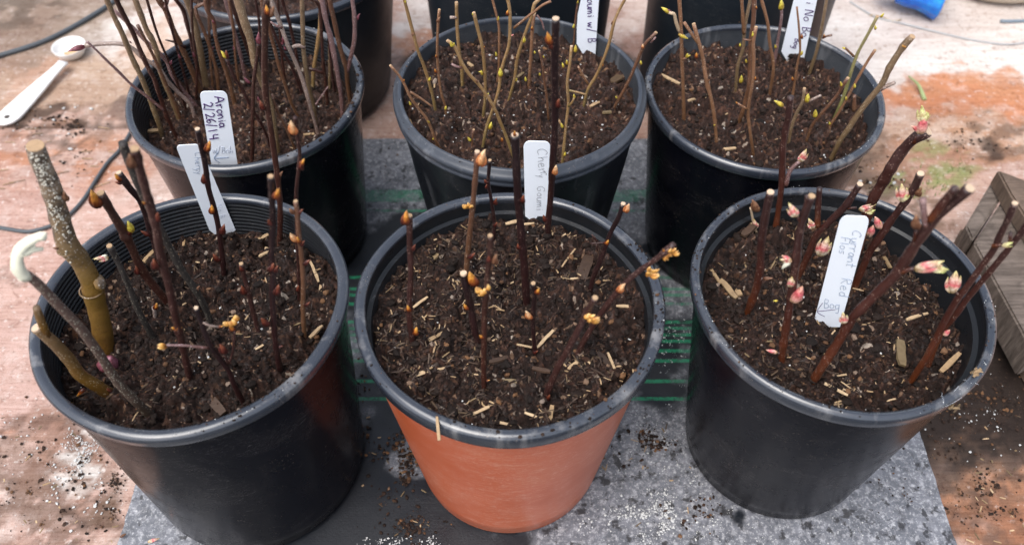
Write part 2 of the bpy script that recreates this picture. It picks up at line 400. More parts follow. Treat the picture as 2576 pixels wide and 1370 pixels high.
splat(2370, 290, 150, 22, PALE, .8, mot=30); splat(2430, 345, 300, 70, (.44, .25, .15), .92); splat(2400, 330, 240, 60, (.60, .50, .42), .5, mot=35); splat(2300, 400, 160, 50, (.20, .13, .09), .7, mot=40); splat(2450, 365, 45, 34, DK, .85, 6)
splat(2500, 330, 90, 50, BRN, .7, mot=40); splat(2300, 380, 60, 50, BRN, .7, mot=40)
splat(2200, 430, 110, 60, (.13, .09, .065), .85); splat(2260, 500, 140, 60, BRN, .8, mot=35); splat(2350, 440, 130, 60, (.47, .26, .17), .5)
splat(2330, 460, 130, 35, (.22, .27, .09), .75, mot=42); splat(2410, 420, 60, 40, (.25, .33, .12), .55, mot=40)
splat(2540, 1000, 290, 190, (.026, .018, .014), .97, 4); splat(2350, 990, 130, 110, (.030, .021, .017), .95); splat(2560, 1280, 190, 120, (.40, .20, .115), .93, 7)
splat(2500, 1230, 180, 130, BRN, .5, mot=90); splat(2530, 1180, 170, 50, (.10, .065, .05), .8, mot=45); splat(2480, 1330, 120, 60, (.15, .1, .08), .6, mot=70)
fm = 1/(1+np.exp((Y-.20+wy*.4)*90)); colr = colr*(1-fm[:, None])+np.array([[.045, .038, .034]])*fm[:, None]  # unseen front strip coloured dark so the pot walls mirror less light
z = (fbm(X*60, Y*60, 4, 51)-.5)*.002
sp = ground(150, 303).y; seam = np.exp(-((Y-sp-.01*np.sin(X*3))/.0035)**2)*(X < -.35); z = z-seam*.004
colr = colr*(1-.6*seam[:, None]); bl = (fbm(X*9, Y*22, 5, 91)-.5); colr = colr*(1+bl[:, None]*np.array([[.7, .95, 1.05]]))
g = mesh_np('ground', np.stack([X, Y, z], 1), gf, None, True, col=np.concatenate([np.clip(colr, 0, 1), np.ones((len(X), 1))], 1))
def m_ground(attr=True):
    n = N('worn_painted_wood'); c = n.attr('paint', 'Color') if attr else None
    if not attr: c = n.mix(n.noise(3, 5), (.50, .345, .285), (.6, .5, .43))
    gr = n.noise(5, 6, .65, vec=n.scaled((3, 55, 1)), dist=.5)
    c = n.mix(n.ramp(gr, [(.38, .35), (.55, 0)]), c, n.mix(1.0, c, (.55, .42, .34), 'MULTIPLY'))
    lum = n.ramp(n.attr('paint', 'Fac') if attr else n.math('ADD', .5, 0), [(.10, 0), (.32, 1)])
    c = n.mix(n.math('MULTIPLY', lum, n.ramp(n.noise(34, 6, .7), [(.52, 0), (.66, .55)])), c, n.mix(.6, c, (.74, .68, .64)))
    sp = n.math('MULTIPLY', n.ramp(n.noise(230, 4, .7), [(.58, 0), (.66, .8)]), n.ramp(n.noise(18, 4, .6), [(.42, .1), (.62, 1)]))
    c = n.mix(sp, c, (.10, .065, .045))
    c = n.mix(n.ramp(n.noise(600, 3, .7), [(.4, .3), (.6, 0)]), c, n.mix(1.0, c, (.6, .55, .5), 'MULTIPLY'))
    n.bump(n.mix(.5, n.noise(160, 6, .7), gr), .5, .0018)
    gl = n.noise(3.2, 6, .7, vec=n.scaled((5, 130, 1)), dist=.8); c = n.mix(n.ramp(n.math('ABSOLUTE', n.math('SUBTRACT', gl, .5)), [(0, .6), (.016, 0)]), c, n.mix(1.0, c, (.42, .32, .26), 'MULTIPLY')); pt = n.noise(75, 6, .75, dist=.4); c = n.mix(n.ramp(pt, [(.54, 0), (.62, .5)]), c, n.mix(1.0, c, (.45, .33, .26), 'MULTIPLY'))
    c = n.mix(n.math('MULTIPLY', lum, n.ramp(n.noise(120, 5, .7), [(.58, 0), (.66, .6)])), c, (.72, .68, .64)); pit = n.ramp(n.vor(260), [(.06, 1), (.14, 0)]); c = n.mix(n.math('MULTIPLY', pit, n.ramp(n.noise(30, 3), [(.5, 0), (.6, .8)])), c, (.13, .08, .055))
    c = n.mix(1.0, c, (.86, .835, .83), 'MULTIPLY'); return n.out(c, .8, .25)
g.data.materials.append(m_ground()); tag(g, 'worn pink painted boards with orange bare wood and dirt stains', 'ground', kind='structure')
v = [(-6, .06, -.006), (6, .06, -.006), (6, 8, -.006), (-6, 8, -.006)]
o = mesh_np('far_ground', v, [(0, 1, 2, 3)], m_ground(False), False); tag(o, 'continuing worn board surface beyond the pots', 'ground', kind='structure')

o = mesh_np('unseen_dark_ground', [(-6, -5, -.010), (6, -5, -.010), (6, .06, -.010), (-6, .06, -.010)], [(0, 1, 2, 3)], m_simple('dark_reflected_ground', (.040, .034, .030), .9, .2, .4, 30), False); tag(o, 'added dark ground out of view, dims the pot wall reflections', 'ground', kind='structure')  # added unseen ground, dark so the front pot walls reflect little
# ------------------------------------------------------------------ woven mat under the pots
ml0 = ground(300, 1370); ml1 = ground(345, 1215); mr0 = ground(2400, 1370); mr1 = ground(2306, 1088)
def xl(y): return ml0.x+(ml1.x-ml0.x)*(y-ml0.y)/(ml1.y-ml0.y)
def xr(y): return mr0.x+(mr1.x-mr0.x)*(y-mr0.y)/(mr1.y-mr0.y)
nx, ny = 330, 350; S, T = np.meshgrid(np.linspace(0, 1, nx), np.linspace(0, 1, ny)); S = S.ravel(); T = T.ravel()
MY = .02+T*(.80-.02); MX = np.clip(xl(MY), -.34, -.18)*(1-S)+np.clip(xr(MY), .15, .40)*S  # front end runs on out of view, added to darken the pots' reflections
MX = MX+(fbm(MY*60, S*3, 3, 5)-.5)*.004
i = np.arange(nx*ny).reshape(ny, nx); mf = np.stack([i[:-1, :-1].ravel(), i[:-1, 1:].ravel(), i[1:, 1:].ravel(), i[1:, :-1].ravel()], 1)
sed = .03+fbm(MX*16, MY*16, 5, 71)*.9+.18*(fbm(MX*90, MY*90, 3, 72)-.5)
def sb(vx, vy, r, a):
    global sed
    p = ground(vx, vy); sed = sed+a*np.exp(-((MX-p.x)**2+(MY-p.y)**2)/(r*r))
sb(2050, 1330, .12, .8); sb(1700, 1250, .10, .45); sb(1560, 1320, .05, .3); sb(970, 400, .06, .6); sb(1600, 420, .06, .5)
sb(1000, 1330, .07, -.25); sb(950, 1080, .05, -.2); sb(1690, 1030, .04, -.25); sb(1600, 1090, .03, .2); sb(1060, 1150, .025, .6); sb(985, 1190, .02, .35); sb(920, 1060, .015, .3); sb(430, 1330, .06, .35); sb(880, 1350, .05, -.2)
sb(1690, 870, .04, -.05); sb(2350, 1200, .06, .5); sb(1720, 1180, .04, .3); sb(1870, 1330, .022, -.7); sb(1850, 1290, .014, -.5); sb(1630, 1110, .018, -.35); sb(2290, 1190, .02, -.3); sb(960, 1250, .05, -.2); sb(1080, 1330, .03, -.3)
sedm = np.clip((sed-.50)*7, 0, 1)*np.clip((MY-.20)*14, 0, 1)  # silt faded out on the unseen front to keep pot reflections dark
mat = mesh_np('ground_mat', np.stack([MX, MY, .004+.0012*fbm(MX*40, MY*40, 3, 8)], 1), mf, None, True, {'sediment': sedm})
def m_mat():
    n = N('woven_mat'); s = n.attr('sediment')
    sx = n.n('ShaderNodeSeparateXYZ'); n.t.links.new(n.pos(), sx.inputs[0]); y = sx.outputs[1]
    weave = n.n('ShaderNodeTexWave', wave_type='BANDS', bands_direction='Y'); weave.inputs['Scale'].default_value = 140; n.t.links.new(n.pos(), weave.inputs['Vector'])
    c = n.mix(n.math('MULTIPLY', weave.outputs['Fac'], .12), (.010, .012, .016), (.015, .017, .022))
    lines = [(1016, 3.5), (967, 5), (938, 3), (914, 4), (895, 4), (867, 4), (851, 3), (834, 4), (818, 5), (771, 4), (755, 4), (738, 4), (711, 4), (540, 4), (502, 16)]
    st = [(0, 0)]
    ws = sorted((ground(1287, a).y, b*ground(1287, a).y/F*2.1) for a, b in lines)
    for yy, hw in ws:
        st += [((yy-hw-.2), 1), ((yy+hw-.2), 0)]
    st = st[:31]
    gm = n.ramp(n.math('SUBTRACT', y, .2), st, 'CONSTANT')
    br = n.math('MULTIPLY', n.ramp(n.noise(38, 5, .7), [(.36, .1), (.48, 1)]), n.ramp(n.noise(300, 3, .7), [(.35, .3), (.5, 1)]))
    gm2 = n.math('MULTIPLY', n.math('MULTIPLY', gm, br), .9)
    c = n.mix(gm2, c, (.010, .20, .095))
    fine = n.noise(420, 4, .7); gcol = n.ramp(n.noise(40, 5, .65), [(.3, (.095, .10, .115)), (.7, (.20, .205, .23))])
    gcol = n.mix(n.ramp(n.noise(190, 5, .75), [(.50, 0), (.62, .75)]), gcol, (.42, .42, .44))
    gcol = n.mix(n.ramp(n.noise(70, 5, .7), [(.38, .5), (.46, 0)]), gcol, (.06, .06, .068))
    gcol = n.mix(n.ramp(fine, [(.56, 0), (.68, .7)]), gcol, (.62, .62, .63))
    gcol = n.mix(n.ramp(n.noise(90, 4, .6), [(.58, 0), (.64, .85)]), gcol, (.02, .018, .018))
    sm = n.math('MULTIPLY', s, n.ramp(n.noise(150, 3), [(.3, .65), (.6, .95)]))
    sm = n.math('MULTIPLY', sm, n.math('SUBTRACT', 1.0, n.math('MULTIPLY', gm2, .55)))
    c = n.mix(sm, c, gcol)
    n.bump(n.mix(.04, fine, weave.outputs['Fac']), .35, .001)
    return n.out(c, n.ramp(n.noise(12, 3), [(.4, .28), (.6, .6)]), .5)
mat.data.materials.append(m_mat()); tag(mat, 'black woven ground cover mat with green threads and grey silt under the pots', 'mat')

# ------------------------------------------------------------------ pots
POTS = {}
def pot(key, x, y, zr, R, Rb, soil, label, group, rimw=.008, rimh=.011, mw=PBLACK, mr=PRIM, mi=PIN, ribs=True, ledge=False, flute=0, double=False, tilt=(0, 0), hi=True, name='plant_pot', soilmat=None, sl=None, z0=.0052):
    root = empty(name, (x, y, z0), label, 'pot', group)
    seg = 160 if hi else 96; Rw = R-.0045
    mod = None
    if flute: mod = lambda th, r, z: (np.cos(th*flute)*.0016*np.clip((zr-.03-z)/.03, 0, 1)*(np.abs(np.cos(th*flute*.5)) ** .5))
    jig = lambda th, r, z: (mod(th, r, z) if mod else 0)+.0006*np.sin(2*th+x*40)
    ztop = zr-rimh+.003
    prof = [(0.0, z0), (Rb-.006, z0), (Rb-.002, z0+.001), (Rb, z0+.004), (Rb+.0004, z0+.010), (Rb+.0016, z0+.0115)]
    for q in np.linspace(.06, 1, 16): prof.append((Rb+.0016+(Rw-Rb-.0016)*q, z0+.0115+(ztop-z0-.0115)*q))
    pv, pf = lathe(prof, seg, False, x, y, jig); mesh_np('wall', pv, pf, mw, True, parent=root, loc=root.location)
    # inner wall
    zi = max(soil-.03, .03); ip = []
    nn = 150
    for q in range(nn+1):
        zz = zr-.002-(zr-.002-zi)*q/nn; k = (zz-z0)/(ztop-z0)
        r = Rb+(Rw-Rb)*min(k, 1)-.002
        if k > .95: r = min(r, R-rimw+.0012)
        if ribs: r += .00042*math.sin(zz*2*math.pi/.0038)
        if ledge and zz < zr-.016: r -= .0035
        ip.append((r, zz))
    pv, pf = lathe(ip[::-1], seg, False, x, y); mesh_np('inner_wall', pv, pf, mi, True, parent=root, loc=root.location)
    # rim: rolled lip
    ro, ri = R, R-rimw
    rp = [(ri+.0015, zr-.006), (ri, zr-.0025), (ri+.0008, zr-.0006), (ri+.0025, zr), ((ri+ro)/2, zr+.0005), (ro-.0022, zr-.0002), (ro-.0006, zr-.0013), (ro, zr-.0032), (ro-.0004, zr-.006), (ro-.0008, zr-rimh+.001), (ro-.0014, zr-rimh), (Rw-.0006, zr-rimh+.0012)]
    if double:
        rp = [(ri+.0015, zr-.006), (ri, zr-.002), (ri+.001, zr-.0004), (ri+.0022, zr), (ri+.0040, zr-.0009), (ri+.0048, zr-.0032), (ro-.0016, zr-.0042), (ro-.0004, zr-.0056), (ro, zr-.008), (ro-.0016, zr-.0105), (ro-.0028, zr-.0115), (ro-.0012, zr-.0128), (ro-.0009, zr-.0150), (ro-.0026, zr-.0168), (Rw-.001, zr-.0165)]
    pv, pf = lathe(rp, seg, True, x, y, lambda th, r, z: .0005*np.sin(3*th+x*30)+.0003*np.sin(7*th)); mesh_np('rim', pv, pf, mr, True, parent=root, loc=root.location)
    POTS[key] = dict(x=x, y=y, z=soil, zr=zr, R=R, tilt=tilt, ri=ri)
    # soil
    kz = (soil-z0)/(ztop-z0); Rs = Rb+(Rw-Rb)*kz-.0015-(.0035 if ledge and soil < zr-.016 else 0)
    nr, na = (150, 800) if hi else (90, 420)
    rr, th = np.meshgrid(np.linspace(.0005, Rs, nr), np.linspace(0, 2*np.pi, na, endpoint=False), indexing='ij')
    gx = x+rr*np.cos(th); gy = y+rr*np.sin(th); gx = gx.ravel(); gy = gy.ravel(); s = int(abs(x)*1000)+int(y*1000)
    ux = gx+(fbm(gx*150, gy*150, 3, s)-.5)*.006; uy = gy+(fbm(gx*150, gy*150, 3, s+5)-.5)*.006
    l1, i1 = lumps(ux/.013, uy/.013, s+1, .55); l2, i2 = lumps(ux/.0055, uy/.0055, s+11, .8); l3, i3 = lumps(ux/.0024, uy/.0024, s+21, .8)
    h = (fbm(gx*30, gy*30, 4, s+2)-.5)*.018+(np.abs(fbm(gx*110, gy*110, 4, s+7)-.5)*-2+.3)*.006+l1*.0085*np.clip((fbm(gx*60, gy*60, 2, s+8)-.35)*4, 0, 1)+l2*.0034+l3*.0015+(fbm(gx*1200, gy*1200, 2, s+3)-.5)*.0006
    h = h+(np.clip(fbm(gx*45, gy*45, 3, s+31)-.5, 0, 1))*.028-.006+tilt[0]*(gx-x)+tilt[1]*(gy-y)
    tint = np.where(l3 > .25, i3, .35*i2+.2*i1)
    v = np.stack([gx, gy, soil+h], 1); k = np.arange(na); k2 = (k+1) % na; fs = []
    for q in range(nr-1): fs.append(np.stack([q*na+k, (q+1)*na+k, (q+1)*na+k2, q*na+k2], 1))
    sk = v[-na:].copy(); sk[:, 2] = soil-.016; sk[:, 0] = x+(sk[:, 0]-x)*.95; sk[:, 1] = y+(sk[:, 1]-y)*.95; v = np.concatenate([v, sk]); q = nr-1; fs.append(np.stack([q*na+k, (q+1)*na+k, (q+1)*na+k2, q*na+k2], 1))
    tint = np.concatenate([tint, tint[-na:]])
    so = mesh_np('potting_soil', v, np.concatenate(fs), soilmat or SOIL, True, {'tint': tint}, loc=(x, y, soil))
    tag(so, sl, 'soil', kind='stuff')
    POTS[key]['Rs'] = Rs; POTS[key]['h'] = (gx, gy, soil+h)
    return root
GF = 'black nursery pots'
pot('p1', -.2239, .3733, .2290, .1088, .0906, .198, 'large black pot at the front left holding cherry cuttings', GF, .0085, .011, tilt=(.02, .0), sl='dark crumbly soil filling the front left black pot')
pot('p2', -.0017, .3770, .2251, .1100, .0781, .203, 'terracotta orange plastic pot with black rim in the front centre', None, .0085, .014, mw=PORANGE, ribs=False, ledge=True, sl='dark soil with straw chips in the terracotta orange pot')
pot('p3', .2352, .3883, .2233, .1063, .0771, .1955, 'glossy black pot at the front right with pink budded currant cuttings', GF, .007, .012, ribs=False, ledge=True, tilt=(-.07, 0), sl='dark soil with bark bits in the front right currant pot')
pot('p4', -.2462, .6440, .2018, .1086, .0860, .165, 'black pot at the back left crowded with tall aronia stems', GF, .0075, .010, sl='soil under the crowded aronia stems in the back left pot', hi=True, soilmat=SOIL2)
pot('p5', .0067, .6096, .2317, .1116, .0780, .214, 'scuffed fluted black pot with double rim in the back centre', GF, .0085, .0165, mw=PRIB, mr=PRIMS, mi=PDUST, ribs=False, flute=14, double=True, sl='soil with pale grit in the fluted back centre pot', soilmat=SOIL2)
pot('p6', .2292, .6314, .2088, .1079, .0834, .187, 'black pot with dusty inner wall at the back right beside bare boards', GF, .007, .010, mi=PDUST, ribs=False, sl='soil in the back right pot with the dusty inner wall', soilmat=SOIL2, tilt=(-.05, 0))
pot('p7', -.262, .905, .190, .132, .104, .175, 'wide grey-black pot behind the aronia pot, cut by the photo top', GF, .007, .010, mw=PBACK, sl='soil in the wide pot behind the aronia pot', hi=False, soilmat=SOIL2)
pot('p8', .008, .875, .245, .112, .096, .22, 'dark pot standing directly behind the fluted centre pot', GF, .007, .010, mw=PBACK, sl='soil in the pot behind the fluted centre pot', hi=False)
pot('p9', .262, .885, .245, .110, .100, .22, 'tall dark pot standing behind the back right pot', GF, .007, .010, mw=PBACK, sl='soil in the tall pot behind the back right pot', hi=False)
def soilz(key, x, y):
    P = POTS[key]; gx, gy, gz = P['h']; k = np.argmin((gx-x)**2+(gy-y)**2); return float(gz[k])

# ------------------------------------------------------------------ cuttings
GC = dict(p1='cherry cuttings in the front left pot', p2='cuttings in the terracotta pot', p3='currant cuttings in the front right pot',
          p4='aronia stems in the back left pot', p5='cuttings in the fluted back centre pot', p6='cuttings in the back right pot')
def bud(pl, f, root, x0, y0, x1, y1, kind, off, parent=None):
    a = pl.at(*V(f, (x0, y0)), off); b = pl.at(*V(f, (x1, y1)), off+.001); b = a+(b-a)*.92
    L = (b-a).length; mb = MB(); sc = 1
    side = (b-a).normalized().cross(pl.n)
    if kind in ('amber', 'peach', 'red', 'brown', 'purple'):
        w = L*(.19 if kind != 'purple' else .15); ovoid(mb, a, b, w, bend=side*w*random.uniform(-.2, .2))
        ovoid(mb, a-side*w*.35-pl.n*-.0003, a+(b-a)*.78-side*w*.45, w*.62, rings=6, t1=.35, bend=-side*w*.3)
        ovoid(mb, a+side*w*.35+pl.n*.0006, a+(b-a)*.62+side*w*.45+pl.n*.0005, w*.6, rings=6, t1=.3, bend=side*w*.3)
    elif kind == 'pale':
        w = L*.30
        for k in range(4):
            q = random.uniform(-.05, .35); s = (-1, 1, -.3, .5)[k]*random.uniform(.6, 1)
            c = a+(b-a)*q+side*w*s*.4+pl.n*random.uniform(0, .0012)
            ovoid(mb, c, c+(b-a)*random.uniform(.45, .7)+side*w*s*1.0, w*random.uniform(.5, .75), rings=6, seg=8, flat=.7, bend=side*w*s*.3)
    elif kind in ('pink', 'leaf'):
        w = L*.185; ovoid(mb, a, b, w, rings=10)
        for k in range(3):
            s = (-1, 1, .3)[k]*random.uniform(.7, 1.1); e = random.uniform(.6, .95)
            ovoid(mb, a+side*w*s*.3+pl.n*.0008, a+(b-a)*e+side*w*s*1.05+pl.n*.0012, w*.55, rings=7, bend=side*w*s*.35, flat=.5)
    else:
        w = L*.21; ovoid(mb, a, b, w); ovoid(mb, a-side*w*.4, a+(b-a)*.6-side*w*.5+pl.n*.0006, w*.6, rings=6, t1=.35)
    return mb.build('bud', BD[kind], root)
NST = [0]
def S(pk, f, label, pts, w0, w1, mat, buds=(), twigs=(), cut=1, lean=None, nodes=(), name='cutting'):
    """pts run from the foot in the soil to the tip, in zoom frame f; widths in V px"""
    P = POTS[pk]; b0 = V(f, pts[0]); base = ground(b0[0], b0[1], P['z']+.001)
    dx, dy = base.x-P['x'], base.y-P['y']; rr = math.hypot(dx, dy); lim = P['Rs']-.004
    if rr > lim: base = Vector((P['x']+dx*lim/rr, P['y']+dy*lim/rr, base.z))
    if lean is None: lean = random.uniform(-.10, .06)
    pl = Plane(base, lean)
    W_ = [pl.at(*V(f, p)) for p in pts[1:]]; W_ = [base]+W_
    for q in range(1, len(W_)-1): W_[q] = W_[q]+pl.n*random.uniform(-.0012, .0012)
    d = (W_[1]-W_[0]).normalized(); foot = base-d*.028
    if foot.z > P['z']-.012: foot.z = P['z']-.014
    px = pl.px(*V(f, pts[len(pts)//2])); kk = {'p4': .88, 'p5': .86, 'p6': .88}.get(pk, 1)/2; r0 = w0*px*kk; r1 = w1*px*kk
    root = empty(name, base, label, 'cutting', GC[pk])
    fig = mat in ('fig', 'yellow', 'lichen'); bumps = [(pl.at(*V(f, (b[0], b[1]))), .05 if fig else .18, r0*1.3) for b in buds]+[(pl.at(*V(f, q)), .10 if fig else .28, r0*.6) for q in nodes]
    for k in range(int(len(pts)*.8)):
        q = random.random()*(len(W_)-1.01); i_ = int(q); bumps.append((W_[i_].lerp(W_[i_+1], q-i_), random.uniform(.03, .15)*(.3 if fig else 1), r0*random.uniform(.4, .9)))
    mb = MB(); hi = pk in ('p1', 'p2', 'p3')
    tube(mb, [foot]+W_, r0, r1, 12 if hi else 8, .0022 if hi else .0035, bumps, .05 if fig else .10)
    mb.build('stem', ST[mat], root)
    if cut:
        tip = W_[-1]; dd = (W_[-1]-W_[-2]).normalized(); mb = MB(); tube(mb, [tip-dd*.0008, tip+dd*.0002, tip+dd*.0006], r1*.93, r1*.9, 12, .001, rough=.02)
        mb.build('cut_end', CUTP if cut == 2 else CUT, root, False)
    for tw in twigs:
        tp, ta, tb, tm = tw[:4]; Wt = [pl.at(*V(f, p), r0*.3+.0004*k) for k, p in enumerate(tp)]; mb = MB()
        tube(mb, Wt, ta*px/2, tb*px/2, 8, .0025, (), .12); mb.build('side_twig', ST[tm], root)
    for b in buds: bud(pl, f, root, *b, off=r0*(.45+.3*random.random()))
    return root, pl

# ---- front left pot
r, pl = S('p1', 'd', 'thick knobbly fig trunk cutting, grey above and olive below', [(762, 1590), (735, 1430), (700, 1290), (660, 1130), (585, 990), (500, 880), (455, 740), (405, 560), (355, 400), (300, 280), (258, 155)], 56, 43, 'fig',
    [(480, 520, 455, 430, 'brown'), (420, 860, 370, 850, 'brown')], nodes=[(500, 890), (660, 1190), (440, 500), (735, 1120)], cut=1, lean=0)
for (x0, y0, ww) in ((497, 905, 27), (668, 1205, 30)):
    mb = MB()
    c = pl.at(*V('d', (x0, y0))); px = pl.px(*V('d', (x0, y0))); ax = (pl.at(*V('d', (x0+60, y0+150)))-c).normalized()
    s_ = ax.cross(pl.n).normalized(); u_ = s_.cross(ax)
    ring = [c+(s_*math.cos(a)+u_*math.sin(a))*ww*px*.93 for a in np.linspace(0, 2*math.pi, 25)]
    tube(mb, ring, 2.2*px, 2.2*px, 6, .003, cap=False)
    mb.build('bark_ring', ST['olive'], r)
c = pl.at(*V('d', (705, 1125)), .004); mb = MB(); ovoid(mb, c, pl.at(*V('d', (745, 1095)), .006), .006); mb.build('knob', ST['fig'], r)
mb = MB(); ovoid(mb, pl.at(*V('h', (575, 290)), .016), pl.at(*V('h', (592, 200)), .020), .0075); mb.build('bud', BD['purple'], r)
mb = MB(); ovoid(mb, pl.at(*V('h', (585, 245)), .027), pl.at(*V('h', (592, 215)), .027), .0028); mb.build('bud_scale', BD['yellow'], r)
mb = MB()
for k in range(190):   # lichen crust on the upper half
    q = random.random()**.8; pts = [(520, 950), (455, 740), (405, 560), (355, 400), (300, 280), (258, 165)]
    u = q*(len(pts)-1.001); i_ = int(u); x_ = pts[i_][0]+(pts[i_+1][0]-pts[i_][0])*(u-i_); y_ = pts[i_][1]+(pts[i_+1][1]-pts[i_][1])*(u-i_)
    s = random.uniform(-1, 1); p = pl.at(*V('d', (x_+s*60, y_+random.uniform(-8, 8))), .0066*math.sqrt(max(.02, 1-s*s*.95)))
    e = random.uniform(.0003, .0009); ovoid(mb, p, p+Vector((random.uniform(-e, e), -e, e*2)), e, 6, 4)
mb.build('lichen', m_simple('lichen', (.50, .47, .40), .9, .1, .4, 300), r)
r, pl = S('p1', 'v', 'slanting speckled cutting with curled white sprout at its tip', [(378, 1045), (300, 965), (250, 890), (200, 822), (140, 760), (95, 712), (66, 690)], 27, 22, 'lichen', cut=0, lean=0)
mb = MB(); Wt = [pl.at(x, y, .001) for x, y in [(68, 696), (50, 678), (44, 650), (52, 622), (76, 602), (106, 588)]]; tube(mb, Wt, .0036, .0022, 9, .003, rough=.2)
Wt = [pl.at(x, y, .002) for x, y in [(52, 632), (78, 622), (108, 619)]]; tube(mb, Wt, .0022, .0010, 7, .003)
ovoid(mb, pl.at(66, 700), pl.at(50, 684), .0035); ovoid(mb, pl.at(60, 640, .001), pl.at(88, 606, .003), .0022, flat=.4); ovoid(mb, pl.at(96, 594, .002), pl.at(116, 578, .002), .0032)
mb.build('sprout', BD['white'], r)
S('p1', 'h', 'short golden olive cutting forked at the left edge of the pot', [(612, 525), (545, 480), (450, 420), (390, 335), (300, 230), (205, 155)], 35, 27, 'yellow', [(470, 480, 420, 525, 'amber'), (620, 500, 590, 470, 'red')],
  [([(265, 200), (230, 110), (200, 25)], 22, 17, 'yellow')], cut=2, lean=0)
S('p1', 'd', 'reddish cutting with tall yellow bud at its tip, leftmost red one', [(1215, 1280), (1080, 1120), (1010, 1000), (960, 880), (895, 760), (820, 640), (735, 500)], 22, 20, 'red',
  [(715, 590, 655, 440, 'amber'), (720, 590, 630, 520, 'red'), (965, 770, 925, 672, 'yellow'), (930, 790, 960, 720, 'red'), (990, 1040, 1070, 1030, 'amber'), (1010, 1075, 985, 1000, 'red')])
S('p1', 'd', 'long dark red cutting running down the middle of the left half', [(1385, 1840), (1330, 1600), (1275, 1370), (1240, 1200), (1195, 1030), (1165, 900), (1140, 740), (1100, 600), (1055, 440), (1010, 280), (985, 175)], 21, 21, 'maroon',
  [(965, 300, 935, 175, 'brown'), (950, 270, 940, 215, 'amber'), (1060, 560, 1030, 530, 'amber'), (1140, 700, 1150, 610, 'red'), (1135, 1040, 1115, 945, 'red'), (1295, 1480, 1240, 1455, 'amber'), (1290, 1480, 1330, 1450, 'amber'), (1300, 1500, 1290, 1430, 'amber')])
S('p1', 'd', 'dark speckled cutting with blackened tip behind the long red one', [(1535, 1430), (1500, 1340), (1430, 1200), (1330, 1065), (1240, 900), (1170, 760), (1080, 580), (1000, 410), (920, 210), (895, 130)], 18, 20, 'black',
  [(1420, 1200, 1460, 1150, 'brown')], cut=0)
S('p1', 'd', 'thin dark cutting with round amber bud at its cut tip', [(1190, 1090), (1140, 900), (1090, 740), (1055, 620), (1020, 540), (945, 450), (870, 350)], 17, 15, 'dark',
  [(885, 400, 830, 335, 'amber'), (890, 420, 830, 400, 'red'), (1100, 800, 1020, 755, 'red')], cut=2)
S('p1', 'd', 'blackened short cutting with white pink bud pointing left', [(1110, 1540), (1000, 1330), (950, 1200), (900, 1080), (850, 980), (800, 885)], 17, 15, 'black',
  [(790, 955, 668, 962, 'pink'), (780, 940, 720, 950, 'white')], cut=1)
S('p1', 'd', 'black stem standing in front of the leaning white tag', [(1632, 1055), (1622, 950), (1608, 840), (1590, 720), (1560, 600), (1520, 450), (1500, 300), (1468, 150), (1442, 32)], 14, 13, 'dark',
  [(1505, 185, 1535, 88, 'amber'), (1495, 420, 1478, 335, 'red'), (1545, 640, 1545, 560, 'amber'), (1615, 790, 1640, 700, 'red'), (1600, 990, 1550, 920, 'red')], cut=2)
S('p1', 'v', 'very tall red cutting with amber bud crossing the aronia pot', [(703, 608), (704, 530), (700, 465), (690, 390), (680, 320), (668, 240), (665, 140), (667, 40), (670, -6)], 16, 15, 'red',
  [(672, 36, 668, 4, 'amber'), (676, 40, 690, 8, 'brown'), (662, 275, 652, 245, 'red'), (700, 440, 712, 424, 'brown')], cut=0, lean=0)
S('p1', 'd', 'dark upright cutting with large red bud at mid height', [(2045, 1790), (2010, 1580), (1998, 1400), (1990, 1250), (1995, 1100), (1985, 980), (1992, 700), (1985, 500), (1977, 378)], 17, 14, 'dark',
  [(2005, 530, 2040, 432, 'amber'), (1975, 720, 1955, 660, 'red'), (1965, 1060, 2000, 985, 'red'), (2000, 1060, 2030, 1000, 'red'), (2015, 1230, 2035, 1140, 'red'), (1960, 1450, 1900, 1380, 'red'), (2020, 1610, 2070, 1590, 'red')])
S('p1', 'd', 'thin tall cutting with pinkish bud, last to the right at the back', [(2186, 1262), (2182, 1050), (2170, 850), (2165, 560), (2168, 420), (2190, 240), (2178, 120), (2160, 0), (2156, -55)], 12, 9, 'maroon',
  [(2148, 60, 2118, -60, 'peach'), (2192, 290, 2225, 225, 'amber'), (2200, 320, 2195, 250, 'red'), (2180, 1210, 2180, 1150, 'red')], cut=0)
S('p1', 'd', 'olive brown cutting near the right rim with knobbly buds', [(2226, 1555), (2215, 1370), (2215, 1180), (2208, 1000), (2185, 800), (2172, 640), (2160, 560)], 14, 11, 'brown',
  [(2150, 640, 2105, 590, 'brown'), (2170, 640, 2215, 590, 'red'), (2165, 840, 2112, 765, 'peach'), (2185, 850, 2165, 790, 'amber'), (2195, 870, 2225, 820, 'red'), (2215, 1010, 2275, 960, 'red'), (2225, 1310, 2265, 1270, 'red')])
S('p1', 'd', 'short dark red cutting with split tip in the pot centre', [(1890, 1510), (1850, 1370), (1820, 1230), (1790, 1130), (1762, 1015)], 13, 11, 'maroon',
  [(1790, 1230, 1760, 1150, 'red'), (1775, 1060, 1745, 1010, 'red')])
